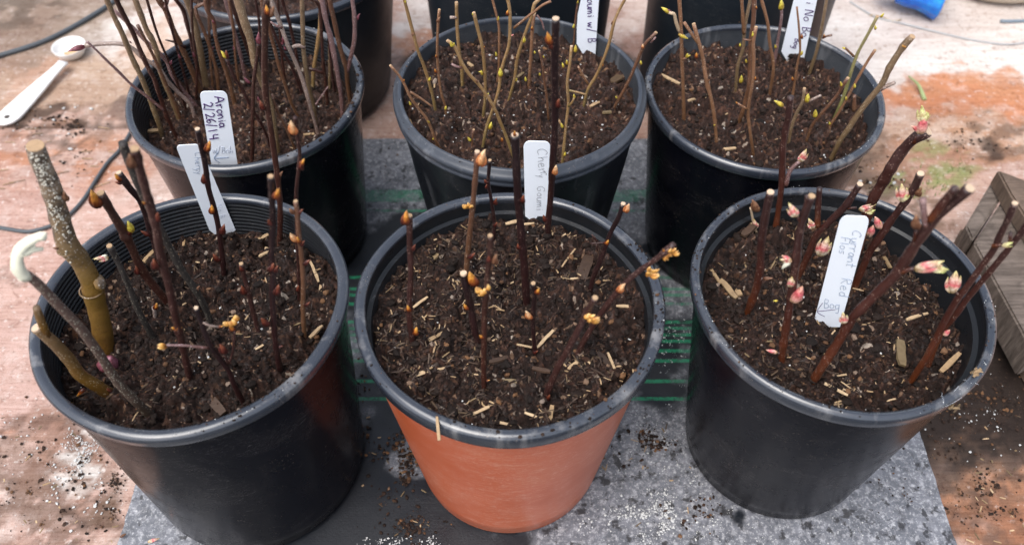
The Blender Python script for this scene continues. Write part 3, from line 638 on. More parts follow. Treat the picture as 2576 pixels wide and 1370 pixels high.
S('p1', 'h', 'branching cutting with side twigs ending in amber buds', [(1360, 570), (1310, 475), (1280, 400), (1230, 330), (1172, 240), (1132, 140), (1098, 45)], 15, 11, 'dark',
  [(935, 238, 850, 250, 'pale'), (1310, 165, 1275, 125, 'amber'), (1312, 130, 1268, 72, 'pale'), (1255, 290, 1225, 225, 'red'), (1215, 140, 1252, 130, 'amber')],
  [([(1165, 262), (1100, 254), (1040, 244), (930, 238)], 7, 6, 'purple'), ([(1280, 352), (1300, 290), (1308, 220), (1312, 160)], 7, 6, 'maroon'), ([(1133, 120), (1170, 135), (1220, 138)], 6, 5, 'grey'), ([(1275, 350), (1252, 290)], 6, 5, 'maroon')], cut=2)
S('p1', 'h', 'grey stub of a cutting with orange top amid the soil', [(868, 105), (865, 70), (860, 40)], 10, 9, 'grey', [(865, 45, 878, 0, 'amber')], cut=0)

# ---- terracotta pot
S('p2', 'e', 'left upright cutting with orange bud beside its cut tip', [(640, 1205), (620, 1060), (620, 900), (628, 700), (622, 550), (618, 420), (618, 298)], 16, 14, 'maroon',
  [(582, 350, 598, 230, 'amber'), (575, 350, 562, 280, 'red'), (635, 545, 662, 485, 'red'), (618, 985, 598, 925, 'amber'), (658, 1160, 672, 1085, 'amber')])
S('p2', 'e', 'speckled cutting with peach bud at its tip and gold cluster', [(1022, 860), (1030, 720), (1040, 600), (1055, 450), (1070, 300), (1090, 100), (1105, -80), (1112, -168)], 15, 13, 'brown',
  [(1132, -80, 1172, -218, 'peach'), (1050, 235, 1022, 172, 'pale'), (1045, 600, 1100, 548, 'red'), (1060, 215, 1075, 185, 'pale')], cut=2)
S('p2', 'e', 'black thick cutting with long orange bud in the left half', [(1112, 1192), (1090, 1110), (1068, 990), (1040, 850), (1012, 718)], 17, 18, 'dark',
  [(1100, 800, 1050, 675, 'amber'), (1080, 800, 1065, 740, 'red'), (1042, 970, 1012, 915, 'amber')], cut=2)
S('p2', 'e', 'front speckled cutting with pale gold bud cluster', [(1162, 1500), (1160, 1370), (1163, 1200), (1166, 1000), (1180, 850), (1190, 700), (1208, 560), (1207, 445)], 17, 13, 'red',
  [(1235, 640, 1255, 550, 'brown'), (1195, 625, 1200, 560, 'red'), (1165, 870, 1140, 775, 'pale'), (1160, 850, 1095, 835, 'pale'), (1155, 1180, 1125, 1140, 'amber'), (1175, 1490, 1210, 1480, 'amber')])
S('p2', 'e', 'thin cutting with dark red buds at the back left', [(1232, 470), (1238, 350), (1225, 240), (1205, 120), (1192, 60), (1200, -50), (1204, -105)], 10, 9, 'dark',
  [(1185, 55, 1158, 15, 'red'), (1175, 90, 1185, 50, 'red'), (1240, 210, 1255, 150, 'red'), (1235, 370, 1262, 330, 'red')], [([(1200, 100), (1175, 50)], 8, 6, 'dark')])
S('p2', 'e', 'stout dark cutting standing at the pot centre left of tag', [(1468, 890), (1460, 740), (1448, 590), (1430, 400), (1412, 200), (1402, 30), (1392, -170), (1388, -290)], 23, 19, 'dark',
  [(1385, -300, 1388, -350, 'amber'), (1440, 190, 1455, 120, 'red'), (1418, 530, 1408, 475, 'red')], cut=2)
S('p2', 'e', 'tallest black cutting touching the right side of the white tag', [(1632, 465), (1628, 350), (1640, 250), (1652, 100), (1662, -100), (1675, -300), (1680, -500), (1678, -750), (1682, -1000), (1686, -1138)], 18, 17, 'dark',
  [(1645, -960, 1622, -1075, 'amber'), (1650, -930, 1660, -1000, 'dark' if 0 else 'red'), (1700, -500, 1712, -580, 'red'), (1672, -15, 1692, -98, 'peach'), (1618, 330, 1592, 270, 'red')], cut=2)
S('p2', 'e', 'short dark cutting in the middle with small orange bud', [(1532, 1275), (1518, 1110), (1520, 1000), (1530, 880), (1522, 792)], 13, 12, 'dark',
  [(1545, 860, 1565, 805, 'amber'), (1500, 1040, 1465, 970, 'peach'), (1520, 1290, 1562, 1262, 'red')])
S('p2', 'e', 'right cutting with amber bud leaning towards the back rim', [(1938, 842), (1965, 735), (2012, 620), (2060, 500), (2095, 415), (2145, 305), (2178, 212)], 14, 12, 'dark',
  [(2192, 260, 2225, 185, 'peach'), (2050, 500, 2075, 455, 'amber')], [([(2050, 490), (1990, 488), (1935, 490)], 5, 4, 'maroon'), ([(1990, 488), (1970, 450), (1950, 425)], 5, 4, 'maroon'), ([(1985, 490), (1990, 545)], 5, 4, 'maroon')], cut=2)
S('p2', 'e', 'long cutting leaning out over the right rim with golden buds', [(1855, 1292), (1905, 1185), (2000, 1045), (2095, 905), (2200, 790), (2320, 690), (2430, 600), (2550, 505)], 17, 13, 'maroon',
  [(2340, 730, 2450, 670, 'pale'), (2370, 700, 2420, 640, 'pale'), (2140, 840, 2200, 765, 'peach'), (2490, 560, 2530, 612, 'pale'), (2530, 560, 2590, 500, 'pale'), (2480, 550, 2470, 520, 'amber'), (2545, 530, 2570, 560, 'amber')], cut=0, lean=-.05)
S('p2', 'i', 'front right cutting with pale gold cluster, leaning right', [(1468, 372), (1500, 290), (1545, 185), (1620, 55), (1690, -70), (1740, -170), (1785, -262)], 20, 15, 'maroon',
  [(1725, -140, 1820, -185, 'pale'), (1745, -120, 1790, -190, 'pale'), (1460, 400, 1490, 350, 'red')])

# ---- currant pot
S('p3', 'g', 'leftmost currant cutting with pale cut end and brown spur', [(588, 1012), (622, 920), (650, 830), (670, 715), (672, 600), (690, 450), (712, 320), (740, 205)], 21, 19, 'currant',
  [(690, 780, 765, 770, 'brown')], [([(650, 800), (690, 778)], 12, 10, 'currant')], cut=2)
S('p3', 'g', 'tall thin currant cutting at the back with bulging ring', [(775, 455), (795, 330), (812, 200), (822, 60), (826, -100), (845, -230), (865, -320), (880, -450)], 16, 15, 'currant',
  [(942, -15, 992, -112, 'pink')], [([(845, 150), (870, 60), (905, 15), (940, -20)], 14, 9, 'purple')], nodes=[(848, -240), (845, -200)], cut=0, lean=0)
S('p3', 'g', 'near currant cutting with pink buds along both sides', [(812, 1380), (835, 1210), (862, 1050), (882, 930), (900, 800), (918, 650), (938, 490), (968, 370), (1022, 232)], 22, 18, 'currant',
  [(920, 350, 862, 245, 'pink'), (885, 650, 800, 640, 'pink'), (870, 660, 815, 715, 'white'), (885, 670, 815, 610, 'pinkred'), (880, 830, 892, 750, 'pink'), (905, 940, 968, 812, 'pinkred'), (795, 930, 758, 925, 'yellow'), (790, 1290, 705, 1262, 'pinkred')],
  [([(950, 400), (935, 375), (918, 345)], 10, 8, 'currant'), ([(975, 380), (990, 215)], 9, 8, 'currant'), ([(820, 1310), (790, 1290)], 9, 7, 'currant')])
S('p3', 'g', 'bent currant cutting with white cut end left of the tag', [(918, 800), (965, 705), (1010, 600), (1045, 505), (1110, 435), (1180, 370), (1250, 300), (1295, 235), (1352, 150)], 19, 16, 'currant',
  [(1035, 435, 1000, 355, 'pink'), (1085, 625, 1145, 475, 'pink'), (1090, 600, 1160, 530, 'leaf'), (1080, 620, 1130, 590, 'pinkred')], [([(1062, 430), (1068, 300), (1078, 165)], 15, 13, 'currant'), ([(1040, 650), (1085, 620)], 9, 8, 'brown'), ([(1250, 310), (1330, 300)], 7, 6, 'currant')], cut=2)
r, pl = S('p3', 'g', 'tallest thick currant cutting behind the tag with leafy pink tip', [(1335, 590), (1375, 440), (1415, 320), (1450, 230), (1500, 150), (1560, 40), (1640, -70), (1720, -160), (1817, -215)], 26, 26, 'currant',
  [(1350, 310, 1478, 262, 'pink'), (1390, 330, 1470, 300, 'leaf'), (1770, -210, 1800, -360, 'pinkred'), (1775, -220, 1700, -275, 'pinkred'), (1785, -290, 1778, -420, 'leaf'), (1795, -300, 1830, -370, 'leaf')],
  [([(1722, -150), (1745, -185), (1768, -212)], 17, 14, 'currant')], cut=2, lean=0)
S('p3', 'g', 'currant cutting right of the tag with pink and brown buds', [(1308, 872), (1345, 780), (1385, 690), (1425, 605), (1480, 520), (1560, 410), (1650, 282), (1725, 175), (1768, 78)], 19, 18, 'currant',
  [(1650, 250, 1640, 118, 'pink'), (1640, 250, 1690, 170, 'leaf'), (1745, 215, 1785, 140, 'brown'), (1420, 490, 1450, 405, 'pinkred'), (1495, 440, 1455, 345, 'pinkred'), (1490, 420, 1498, 380, 'leaf')], cut=2)
S('p3', 'j', 'thickest currant cutting slanting across the whole pot to the right', [(1070, 300), (1150, 170), (1240, 40), (1331, -110), (1386, -185), (1518, -305), (1624, -410), (1690, -505), (1755, -612), (1835, -718), (1930, -825), (2025, -905), (2113, -985)], 27, 24, 'currant',
  [(1285, -115, 1280, -200, 'pink'), (1755, -468, 1965, -535, 'pink'), (1760, -460, 1950, -500, 'pinkred'), (1850, -475, 1990, -470, 'leaf'), (1763, -735, 1763, -850, 'brown')],
  [([(1665, -440), (1715, -465), (1765, -470)], 15, 12, 'currant'), ([(1822, -740), (1812, -840), (1805, -930)], 15, 14, 'purple'), ([(1850, -780), (1900, -850), (1960, -930), (2020, -1010)], 18, 18, 'currant'), ([(1745, -650), (1763, -735)], 9, 8, 'currant')], cut=2, lean=0)
S('p3', 'j', 'right currant cutting with tall pink white bud', [(1762, 232), (1830, 125), (1895, 0), (1960, -130), (2035, -260), (2090, -330), (2180, -450), (2270, -570), (2310, -660), (2362, -770), (2412, -885)], 19, 15, 'currant',
  [(2000, -310, 2030, -470, 'pink'), (1995, -330, 2010, -400, 'pinkred'), (1948, -25, 1990, -75, 'pinkred'), (2330, -620, 2410, -650, 'leaf')], [([(2265, -610), (2320, -620), (2395, -625)], 11, 9, 'currant'), ([(2060, -290), (2005, -310)], 10, 8, 'currant'), ([(2378, -630), (2385, -700)], 10, 8, 'currant')], cut=2, lean=0)
S('p3', 'j', 'thinner currant cutting leaving the frame beyond its right neighbour', [(1850, 150), (1925, -30), (2010, -140), (2090, -250), (2190, -370), (2290, -490), (2390, -610), (2480, -730), (2530, -810)], 16, 14, 'currant', lean=0)
S('p3', 'g', 'thin dead twig with small buds at the left back', [(640, 470), (620, 400), (605, 310)], 7, 6, 'dry', [(640, 440, 625, 370, 'pink'), (650, 330, 610, 235, 'brown'), (630, 320, 645, 280, 'pale')], cut=0)

# ---- aronia pot
A = lambda *a, **k: S('p4', *a, cut=k.pop('cut', 0), **k)
A('a', 'leftmost aronia stem, olive brown, leaving the frame top', [(1182, 985), (1160, 900), (1110, 770), (1070, 660), (1020, 540), (970, 440), (930, 340), (890, 240), (830, 120), (780, 0), (740, -110)], 15, 15, 'olive')
A('a', 'dark red aronia stem with thin grey side twig reaching left', [(1295, 1010), (1250, 920), (1210, 830), (1180, 740), (1148, 640), (1125, 570), (1070, 470), (1010, 340), (970, 240), (900, 110), (850, 0), (810, -90)], 13, 14, 'red',
  twigs=[([(1195, 800), (1060, 690), (960, 612), (860, 510), (780, 432), (700, 350), (635, 288)], 9, 6, 'purple')], buds=[(960, 310, 940, 285, 'purple')])
A('a', 'olive aronia stem, third from the pot left edge', [(1305, 860), (1255, 730), (1205, 610), (1165, 500), (1148, 390), (1115, 300), (1070, 220), (1030, 110), (990, 0), (960, -100)], 14, 17, 'olive')
A('a', 'grey aronia stem bent level to the left with pointed purple bud', [(1420, 850), (1390, 765), (1300, 680), (1225, 590), (1150, 490), (1050, 430), (975, 365), (900, 322), (750, 322), (620, 335)], 13, 12, 'grey', buds=[(620, 332, 485, 372, 'purple')])
A('a', 'brown purple aronia stem crossing behind the bent grey one', [(1430, 780), (1340, 670), (1265, 560), (1222, 460), (1160, 382), (1070, 310), (960, 200), (830, 75)], 15, 10, 'purple')
A('k', 'forked brown aronia stem with black pointed side twig', [(600, 725), (560, 640), (500, 500), (430, 345), (380, 240), (320, 90), (270, 10), (240, -60)], 16, 17, 'brown', twigs=[([(470, 365), (400, 330), (315, 305)], 9, 3, 'dark'), ([(310, 60), (330, 0), (340, -60)], 9, 8, 'purple')])
A('k', 'thin dark aronia stem left of the thick olive one', [(610, 640), (545, 450), (520, 320), (488, 200), (455, 85), (400, 0), (370, -60)], 10, 12, 'maroon')
A('k', 'thickest olive aronia stem rising behind the lettered tag', [(642, 700), (612, 540), (590, 400), (562, 260), (530, 130), (482, 0), (455, -90)], 20, 19, 'olive')
A('k', 'aronia stem with a hooked kink near the frame top', [(732, 700), (718, 560), (690, 450), (650, 320), (600, 200), (560, 110), (552, 65), (600, 40), (640, 30), (625, -60)], 12, 11, 'brown')
A('k', 'knobbly brown aronia stem to the right of the hooked one', [(862, 830), (828, 690), (790, 560), (742, 420), (708, 290), (690, 165), (640, 70), (625, -50)], 14, 11, 'brown', buds=[(700, 180, 680, 140, 'purple')])
A('k', 'short dark aronia stem with open yellow green bud', [(1130, 1130), (1115, 1075), (1055, 950), (985, 840), (920, 710), (855, 600), (795, 460)], 9, 9, 'maroon', buds=[(795, 452, 745, 380, 'yellow'), (800, 455, 790, 375, 'red'), (980, 650, 925, 595, 'purple')])
A('k', 'purple aronia stem near the back rim, left of the reddish one', [(942, 610), (902, 430), (862, 280), (830, 150), (785, 0), (765, -80)], 10, 12, 'purple')
A('k', 'reddish aronia stem left of the thick pale one', [(1015, 560), (980, 450), (930, 300), (870, 130), (820, 0), (795, -80)], 11, 12, 'red')
A('k', 'thick pale green grey aronia stem in the pot middle', [(1195, 1165), (1172, 1000), (1140, 820), (1075, 650), (1018, 500), (985, 320), (930, 150), (885, 0), (865, -70)], 12, 25, 'olive')
A('k', 'red aronia stem ending in upright purple bud', [(995, 1245), (998, 1050), (1000, 850), (1006, 650), (1030, 480), (1045, 335)], 12, 10, 'red', buds=[(1045, 340, 1045, 232, 'purple'), (1050, 790, 1035, 740, 'purple')])
A('k', 'pale grey aronia stem slanting across the right half', [(1502, 1012), (1470, 900), (1432, 760), (1390, 630), (1330, 480), (1270, 340), (1215, 190), (1160, 40), (1130, -60)], 11, 12, 'grey', buds=[(1245, 330, 1230, 270, 'purple'), (1260, 390, 1240, 350, 'purple')], twigs=[([(1230, 215), (1185, 200), (1140, 165)], 9, 4, 'purple')])
A('k', 'slender reddish aronia stem behind the pale grey one', [(1372, 640), (1345, 450), (1310, 280), (1280, 150), (1240, 40), (1225, -50)], 9, 10, 'maroon')
A('k', 'upright olive aronia stem with stubby side twig', [(1490, 940), (1475, 830), (1440, 680), (1410, 500), (1396, 380), (1390, 180), (1385, 0), (1380, -80)], 12, 13, 'olive', twigs=[([(1405, 372), (1360, 352), (1310, 362)], 11, 9, 'grey')])
A('k', 'brown aronia stem between the bud stem and grey stem', [(1342, 885), (1300, 800), (1260, 680), (1210, 530), (1170, 380), (1120, 200), (1080, 60), (1060, -60)], 9, 12, 'brown')
A('k', 'dark red aronia stem just left of the upright olive one', [(1392, 745), (1350, 640), (1300, 520), (1230, 400), (1150, 220), (1110, 100)], 10, 9, 'maroon')
A('k', 'tan aronia stem leaning right near the back right rim', [(1470, 690), (1476, 560), (1500, 400), (1528, 200), (1532, 0), (1532, -80)], 12, 12, 'gold')
A('k', 'red brown aronia stem with small level red twig', [(1582, 790), (1570, 650), (1550, 480), (1540, 300), (1522, 50), (1470, 0), (1420, -40)], 10, 10, 'red', twigs=[([(1550, 572), (1500, 550), (1440, 532)], 9, 8, 'red')])
A('k', 'purple grey aronia stem, thick, third from the right rim', [(1702, 885), (1692, 760), (1670, 620), (1640, 450), (1610, 300), (1570, 150), (1540, 0), (1525, -80)], 13, 15, 'purple', buds=[(1590, 260, 1580, 210, 'purple')])
A('k', 'rightmost aronia stem, forked with a pink tipped branch', [(1762, 790), (1740, 640), (1732, 540), (1700, 430), (1672, 330), (1640, 180), (1600, 0), (1590, -80)], 13, 13, 'brown', twigs=[([(1738, 560), (1770, 430), (1795, 300), (1795, 130), (1780, 0), (1775, -70)], 11, 10, 'purple')], buds=[(1808, 150, 1842, 92, 'purple')])
A('k', 'short olive aronia stem behind the purple grey one', [(1602, 650), (1602, 450), (1598, 280)], 8, 8, 'olive')
A('k', 'brown aronia stem low at the left with dark foot', [(435, 935), (385, 800), (330, 680), (270, 540), (200, 400), (100, 200)], 11, 9, 'brown')
A('k', 'tiny pink aronia shoot near the right rim', [(1490, 825), (1545, 745), (1590, 680)], 6, 4, 'purple')
A('k', 'brown aronia stem in front of the purple grey stem foot', [(1318, 1140), (1280, 1050), (1220, 930), (1180, 840), (1150, 740)], 8, 7, 'brown')

for (x0, y0, x1, y1, m_, lab_) in ((520, 800, 300, -60, 'maroon', 'thin dark aronia stem among the left group'), (560, 780, 520, -60, 'red', 'thin red aronia stem just left of the lettered tag'), (690, 700, 660, -60, 'brown', 'thin brown aronia stem behind the hooked one'), (900, 700, 800, -60, 'brown', 'thin brown aronia stem right of the green bud'), (1090, 600, 1010, -60, 'maroon', 'dark thin aronia stem behind the red budded one'), (1250, 620, 1190, -60, 'red', 'thin reddish aronia stem behind the slanting grey one'), (1640, 700, 1580, -60, 'maroon', 'dark thin aronia stem behind the purple grey one'), (480, 860, 160, -40, 'red', 'thin reddish aronia stem leaning left over the rim')):
    A('k', lab_, [(x0, y0), (x0*.7+x1*.3+random.uniform(-15, 15), y0*.7+y1*.3), (x0*.35+x1*.65+random.uniform(-15, 15), y0*.35+y1*.65), (x1, y1)], 8, 8, m_, buds=[(x0*.6+x1*.4, y0*.6+y1*.4, x0*.6+x1*.4+random.choice([-14, 16]), y0*.6+y1*.4-45, 'purple')])

# ---- fluted centre pot
B = lambda *a, **k: S('p5', *a, **k)
yb = 'yellow'
B('b', 'tall golden stem with bud nearest the left back rim', [(806, 805), (790, 720), (760, 600), (720, 480), (680, 370), (640, 230), (600, 80), (578, -10), (565, -60)], 10, 9, 'gold', [(590, 20, 575, -20, yb), (635, 255, 655, 225, 'brown'), (758, 590, 772, 550, yb)], cut=0)
B('b', 'straight tan stem with cut top at the back left', [(882, 862), (880, 780), (850, 680), (830, 550), (820, 380), (826, 180), (835, 75)], 8, 8, 'goldred', [(820, 160, 845, 110, 'brown'), (812, 530, 800, 490, 'amber'), (818, 420, 806, 390, 'amber'), (880, 800, 885, 760, yb)])
B('b', 'olive based stem with short stub near its cut top', [(1002, 605), (998, 500), (980, 380), (965, 200), (960, 22)], 10, 10, 'gold', [], [([(962, 128), (912, 125)], 8, 8, 'grey')])
B('b', 'golden stem with blunt top left of the tall twin', [(1160, 818), (1168, 740), (1172, 640), (1166, 500), (1150, 340), (1120, 230), (1088, 98)], 9, 10, 'gold', [(1150, 520, 1118, 515, yb), (1150, 545, 1140, 500, yb), (1158, 350, 1165, 325, 'amber'), (1180, 690, 1200, 670, yb), (1080, 110, 1078, 85, yb)])
B('b', 'thin brown stem leaving the frame left of the tall golden one', [(1262, 565), (1270, 480), (1272, 350), (1270, 200), (1250, 100), (1222, 0), (1205, -60)], 7, 8, 'goldred', [(1265, 150, 1268, 110, yb), (1255, 410, 1245, 370, yb)], cut=0)
B('b', 'tall golden stem curving down to cross the diagonal one', [(1158, 1045), (1172, 965), (1200, 870), (1240, 750), (1272, 640), (1282, 550), (1310, 440), (1342, 335), (1352, 220), (1350, 80), (1335, 0), (1325, -60)], 10, 10, 'gold', [(1285, 560, 1278, 482, yb), (1330, 110, 1338, 60, 'amber'), (1205, 940, 1218, 875, yb), (1360, 260, 1380, 240, 'pinkred'), (1280, 665, 1300, 645, 'brown')], cut=0)
B('b', 'long diagonal stem with yellow bud crossing to the lower right', [(1362, 1105), (1322, 1000), (1280, 895), (1236, 790), (1180, 700), (1120, 620), (1058, 550), (1002, 460), (950, 350), (898, 300)], 10, 10, 'gold', [(930, 340, 918, 285, yb), (940, 335, 945, 300, yb), (1115, 600, 1100, 570, 'brown'), (1295, 1030, 1290, 990, 'amber')], [([(1003, 495), (965, 485), (925, 462)], 7, 6, 'purple')], cut=1)
B('b', 'olive footed stem right of centre with plump yellow bud', [(1340, 742), (1362, 660), (1388, 560), (1402, 440), (1440, 310), (1472, 215), (1508, 120), (1530, 30), (1570, -10)], 9, 11, 'gold', [(1455, 310, 1458, 255, yb), (1395, 590, 1405, 560, yb), (1390, 430, 1380, 400, 'brown')], [([(1380, 205), (1450, 145), (1530, 80), (1590, 30), (1650, 0)], 7, 7, 'goldred'), ([(1550, 110), (1585, 160), (1600, 215)], 5, 4, 'purple')], cut=0)
B('b', 'brown stem close behind the plump yellow budded one', [(1488, 632), (1498, 500), (1508, 350), (1516, 200), (1530, 100)], 10, 10, 'goldred', [(1470, 592, 1462, 550, yb), (1510, 220, 1515, 180, 'amber')])
B('b', 'dark slender stem left of the tallest black cutting', [(1632, 860), (1622, 720), (1602, 600), (1590, 480), (1566, 375)], 8, 7, 'brown', [(1535, 390, 1530, 360, yb), (1570, 550, 1568, 520, yb), (1600, 420, 1592, 395, yb)])
B('b', 'stem full of yellow buds right of the white cherry tag', [(1735, 1195), (1752, 1000), (1762, 900), (1778, 760), (1770, 600), (1790, 450), (1800, 342)], 10, 8, 'gold', [(1832, 380, 1830, 315, yb), (1745, 490, 1732, 445, yb), (1770, 470, 1765, 425, yb), (1822, 715, 1818, 675, yb), (1738, 930, 1722, 885, yb), (1750, 1135, 1758, 1095, yb)], [([(1780, 775), (1805, 745), (1822, 705)], 6, 5, 'gold'), ([(1780, 658), (1850, 672), (1908, 686)], 6, 5, 'gold'), ([(1740, 930), (1705, 870)], 6, 5, 'gold')], cut=2)
B('b', 'thin dark stem hidden along the left side of the inked tag', [(1815, 345), (1820, 300), (1830, 150), (1850, 0), (1855, -60)], 6, 6, 'brown', [(1815, 205, 1820, 165, yb), (1845, 25, 1850, -5, yb)], cut=0)
B('b', 'tall olive footed stem right of the inked tag', [(1890, 772), (1920, 650), (1978, 560), (2030, 440), (2078, 305), (2110, 165), (2150, 80), (2190, 0), (2210, -50)], 10, 9, 'gold', [(2100, 180, 2100, 140, 'brown'), (2025, 480, 2035, 455, 'amber')], [([(1922, 612), (1880, 540), (1850, 480)], 7, 6, 'goldred')], nodes=[(2110, 160)], cut=0)
B('b', 'right stem leaning over the rim touching the next pot', [(2125, 768), (2168, 685), (2228, 570), (2280, 450), (2330, 335), (2375, 280), (2418, 240)], 10, 10, 'brown', [(2310, 470, 2305, 430, yb), (2320, 350, 2322, 310, 'peach'), (2135, 715, 2120, 690, yb)], [([(2380, 310), (2415, 268)], 6, 5, 'purple')])
B('b', 'left stem leaning over the rim with two yellow buds', [(838, 1082), (808, 1020), (782, 950), (742, 862), (682, 790), (622, 700), (580, 612), (530, 540), (480, 482)], 9, 8, 'goldred', [(630, 765, 612, 730, yb), (765, 892, 745, 868, yb), (575, 590, 580, 565, 'amber'), (790, 1020, 795, 990, yb)], [([(622, 670), (700, 715), (782, 772)], 6, 5, 'goldred')])
B('b', 'short stub with olive bud standing near the front rim', [(1075, 1060), (1080, 1000), (1086, 950)], 7, 7, 'brown', [(1065, 1030, 1040, 990, yb)])

# ---- back right pot
D = lambda *a, **k: S('p6', *a, **k)
D('c', 'leftmost stem with pale side branch and long yellow buds', [(235, 835), (228, 600), (220, 400), (215, 200), (205, 40), (198, -60)], 11, 11, 'goldred', [(135, 85, 72, 38, yb), (150, 80, 105, 55, 'purple'), (195, 232, 270, 262, yb), (250, 395, 262, 355, yb), (245, 390, 285, 370, yb)], [([(205, 220), (180, 150), (165, 90), (130, 78)], 9, 9, 'dry'), ([(222, 410), (250, 395)], 6, 5, 'goldred')], cut=0)
D('c', 'knobbly reddish stem second from the pot left', [(460, 985), (448, 850), (430, 720), (400, 600), (380, 500), (366, 410), (340, 300), (302, 168)], 11, 11, 'goldred', [(400, 560, 412, 535, 'brown'), (438, 860, 452, 850, yb), (318, 400, 322, 350, 'amber')], [([(345, 310), (300, 250), (235, 150)], 9, 8, 'goldred')], nodes=[(365, 470), (400, 600)], cut=1)
D('c', 'olive stem with forked top at the back', [(590, 622), (605, 460), (640, 340), (652, 200), (672, 90), (692, 0), (700, -60)], 10, 11, 'olive', [(628, 570, 632, 505, yb), (620, 320, 622, 285, yb)], [([(648, 230), (640, 120), (632, 0), (628, -60)], 10, 9, 'goldred')], cut=0)
D('c', 'dark thick stem rising from the pot middle out of frame', [(615, 835), (640, 760), (662, 680), (682, 590), (690, 450), (695, 280), (712, 140), (718, 0), (722, -60)], 13, 13, 'brown', [(665, 430, 660, 395, yb), (735, 60, 730, 30, 'amber')], cut=0)
D('c', 'middle stem with pink cut top and yellow buds', [(706, 1025), (692, 920), (676, 800), (686, 680), (708, 560), (714, 430), (712, 290), (730, 190)], 10, 10, 'goldred', [(708, 250, 708, 205, yb), (722, 550, 728, 515, 'amber'), (605, 712, 590, 690, 'amber')], [([(672, 752), (640, 730), (600, 705)], 6, 5, 'goldred'), ([(700, 280), (640, 268)], 5, 4, 'brown')], cut=1)
D('c', 'curved thin brown stem left of the inked white tag', [(830, 612), (850, 485), (845, 400), (825, 300), (810, 150), (768, 0), (752, -50)], 9, 9, 'goldred', [(775, 30, 765, 0, 'brown')], cut=0)
D('c', 'pinkish stem topped with a yellow bud at the frame top', [(850, 480), (862, 400), (882, 280), (905, 130), (905, 60)], 9, 9, 'purple', [(905, 65, 905, -20, yb), (868, 330, 860, 295, yb)], cut=0)
D('c', 'thin tan stem standing in front of the inked white tag', [(985, 645), (1015, 450), (1034, 350), (1026, 200), (1012, 50)], 8, 6, 'goldred', [(1045, 265, 1048, 225, 'amber'), (1040, 380, 1052, 340, yb), (985, 555, 978, 520, 'amber')], cut=0)
D('c', 'upright olive stem just right of the inked white tag', [(1110, 472), (1148, 350), (1180, 205), (1202, 80), (1218, -10), (1225, -60)], 11, 10, 'olive', [(1200, 255, 1200, 225, 'amber')], [([(1190, 262), (1215, 248), (1255, 238)], 6, 5, 'brown')], cut=0)
D('c', 'slender green stem reaching up over the right rim', [(1280, 795), (1310, 722), (1355, 605), (1390, 480), (1432, 370), (1500, 240), (1565, 118)], 11, 9, 'green', [(1555, 200, 1550, 160, yb), (1590, 118, 1615, 78, yb), (1350, 335, 1320, 315, yb)], [([(1405, 388), (1380, 360), (1345, 325)], 6, 5, 'brown')], cut=1)
D('c', 'thin reddish stem crossing beside the green one', [(1232, 905), (1242, 865), (1300, 780), (1368, 662), (1432, 540), (1498, 430), (1550, 348)], 8, 8, 'goldred', [(1410, 605, 1410, 565, yb), (1350, 690, 1352, 655, yb), (1240, 860, 1235, 830, yb)], nodes=[(1490, 440)], cut=1)
D('c', 'thickest brown stem leaning far right over bare boards', [(1268, 1055), (1310, 968), (1370, 880), (1430, 790), (1500, 700), (1600, 580), (1650, 470), (1740, 335), (1806, 255)], 15, 17, 'olive', [(1745, 325, 1755, 295, 'pale')], [([(1590, 612), (1640, 585), (1688, 562)], 12, 9, 'grey'), ([(1405, 760), (1410, 650)], 10, 8, 'brown')], nodes=[(1640, 470), (1740, 330)], cut=1)
D('c', 'dark leaning stem with yellow bud right of the pot middle', [(1080, 965), (1120, 862), (1200, 758), (1290, 660), (1322, 600), (1362, 540)], 10, 10, 'brown', [(1320, 590, 1312, 550, yb), (1138, 805, 1142, 740, yb)], cut=1)
D('c', 'short stem with bright yellow bud beside its cut top', [(958, 975), (975, 880), (1008, 790), (1050, 700), (1064, 612)], 10, 9, 'olive', [(1080, 700, 1092, 628, yb), (920, 725, 850, 678, yb)], [([(1060, 712), (1120, 680), (1178, 650)], 7, 6, 'grey'), ([(975, 800), (945, 760), (915, 722)], 5, 5, 'brown')], cut=1)

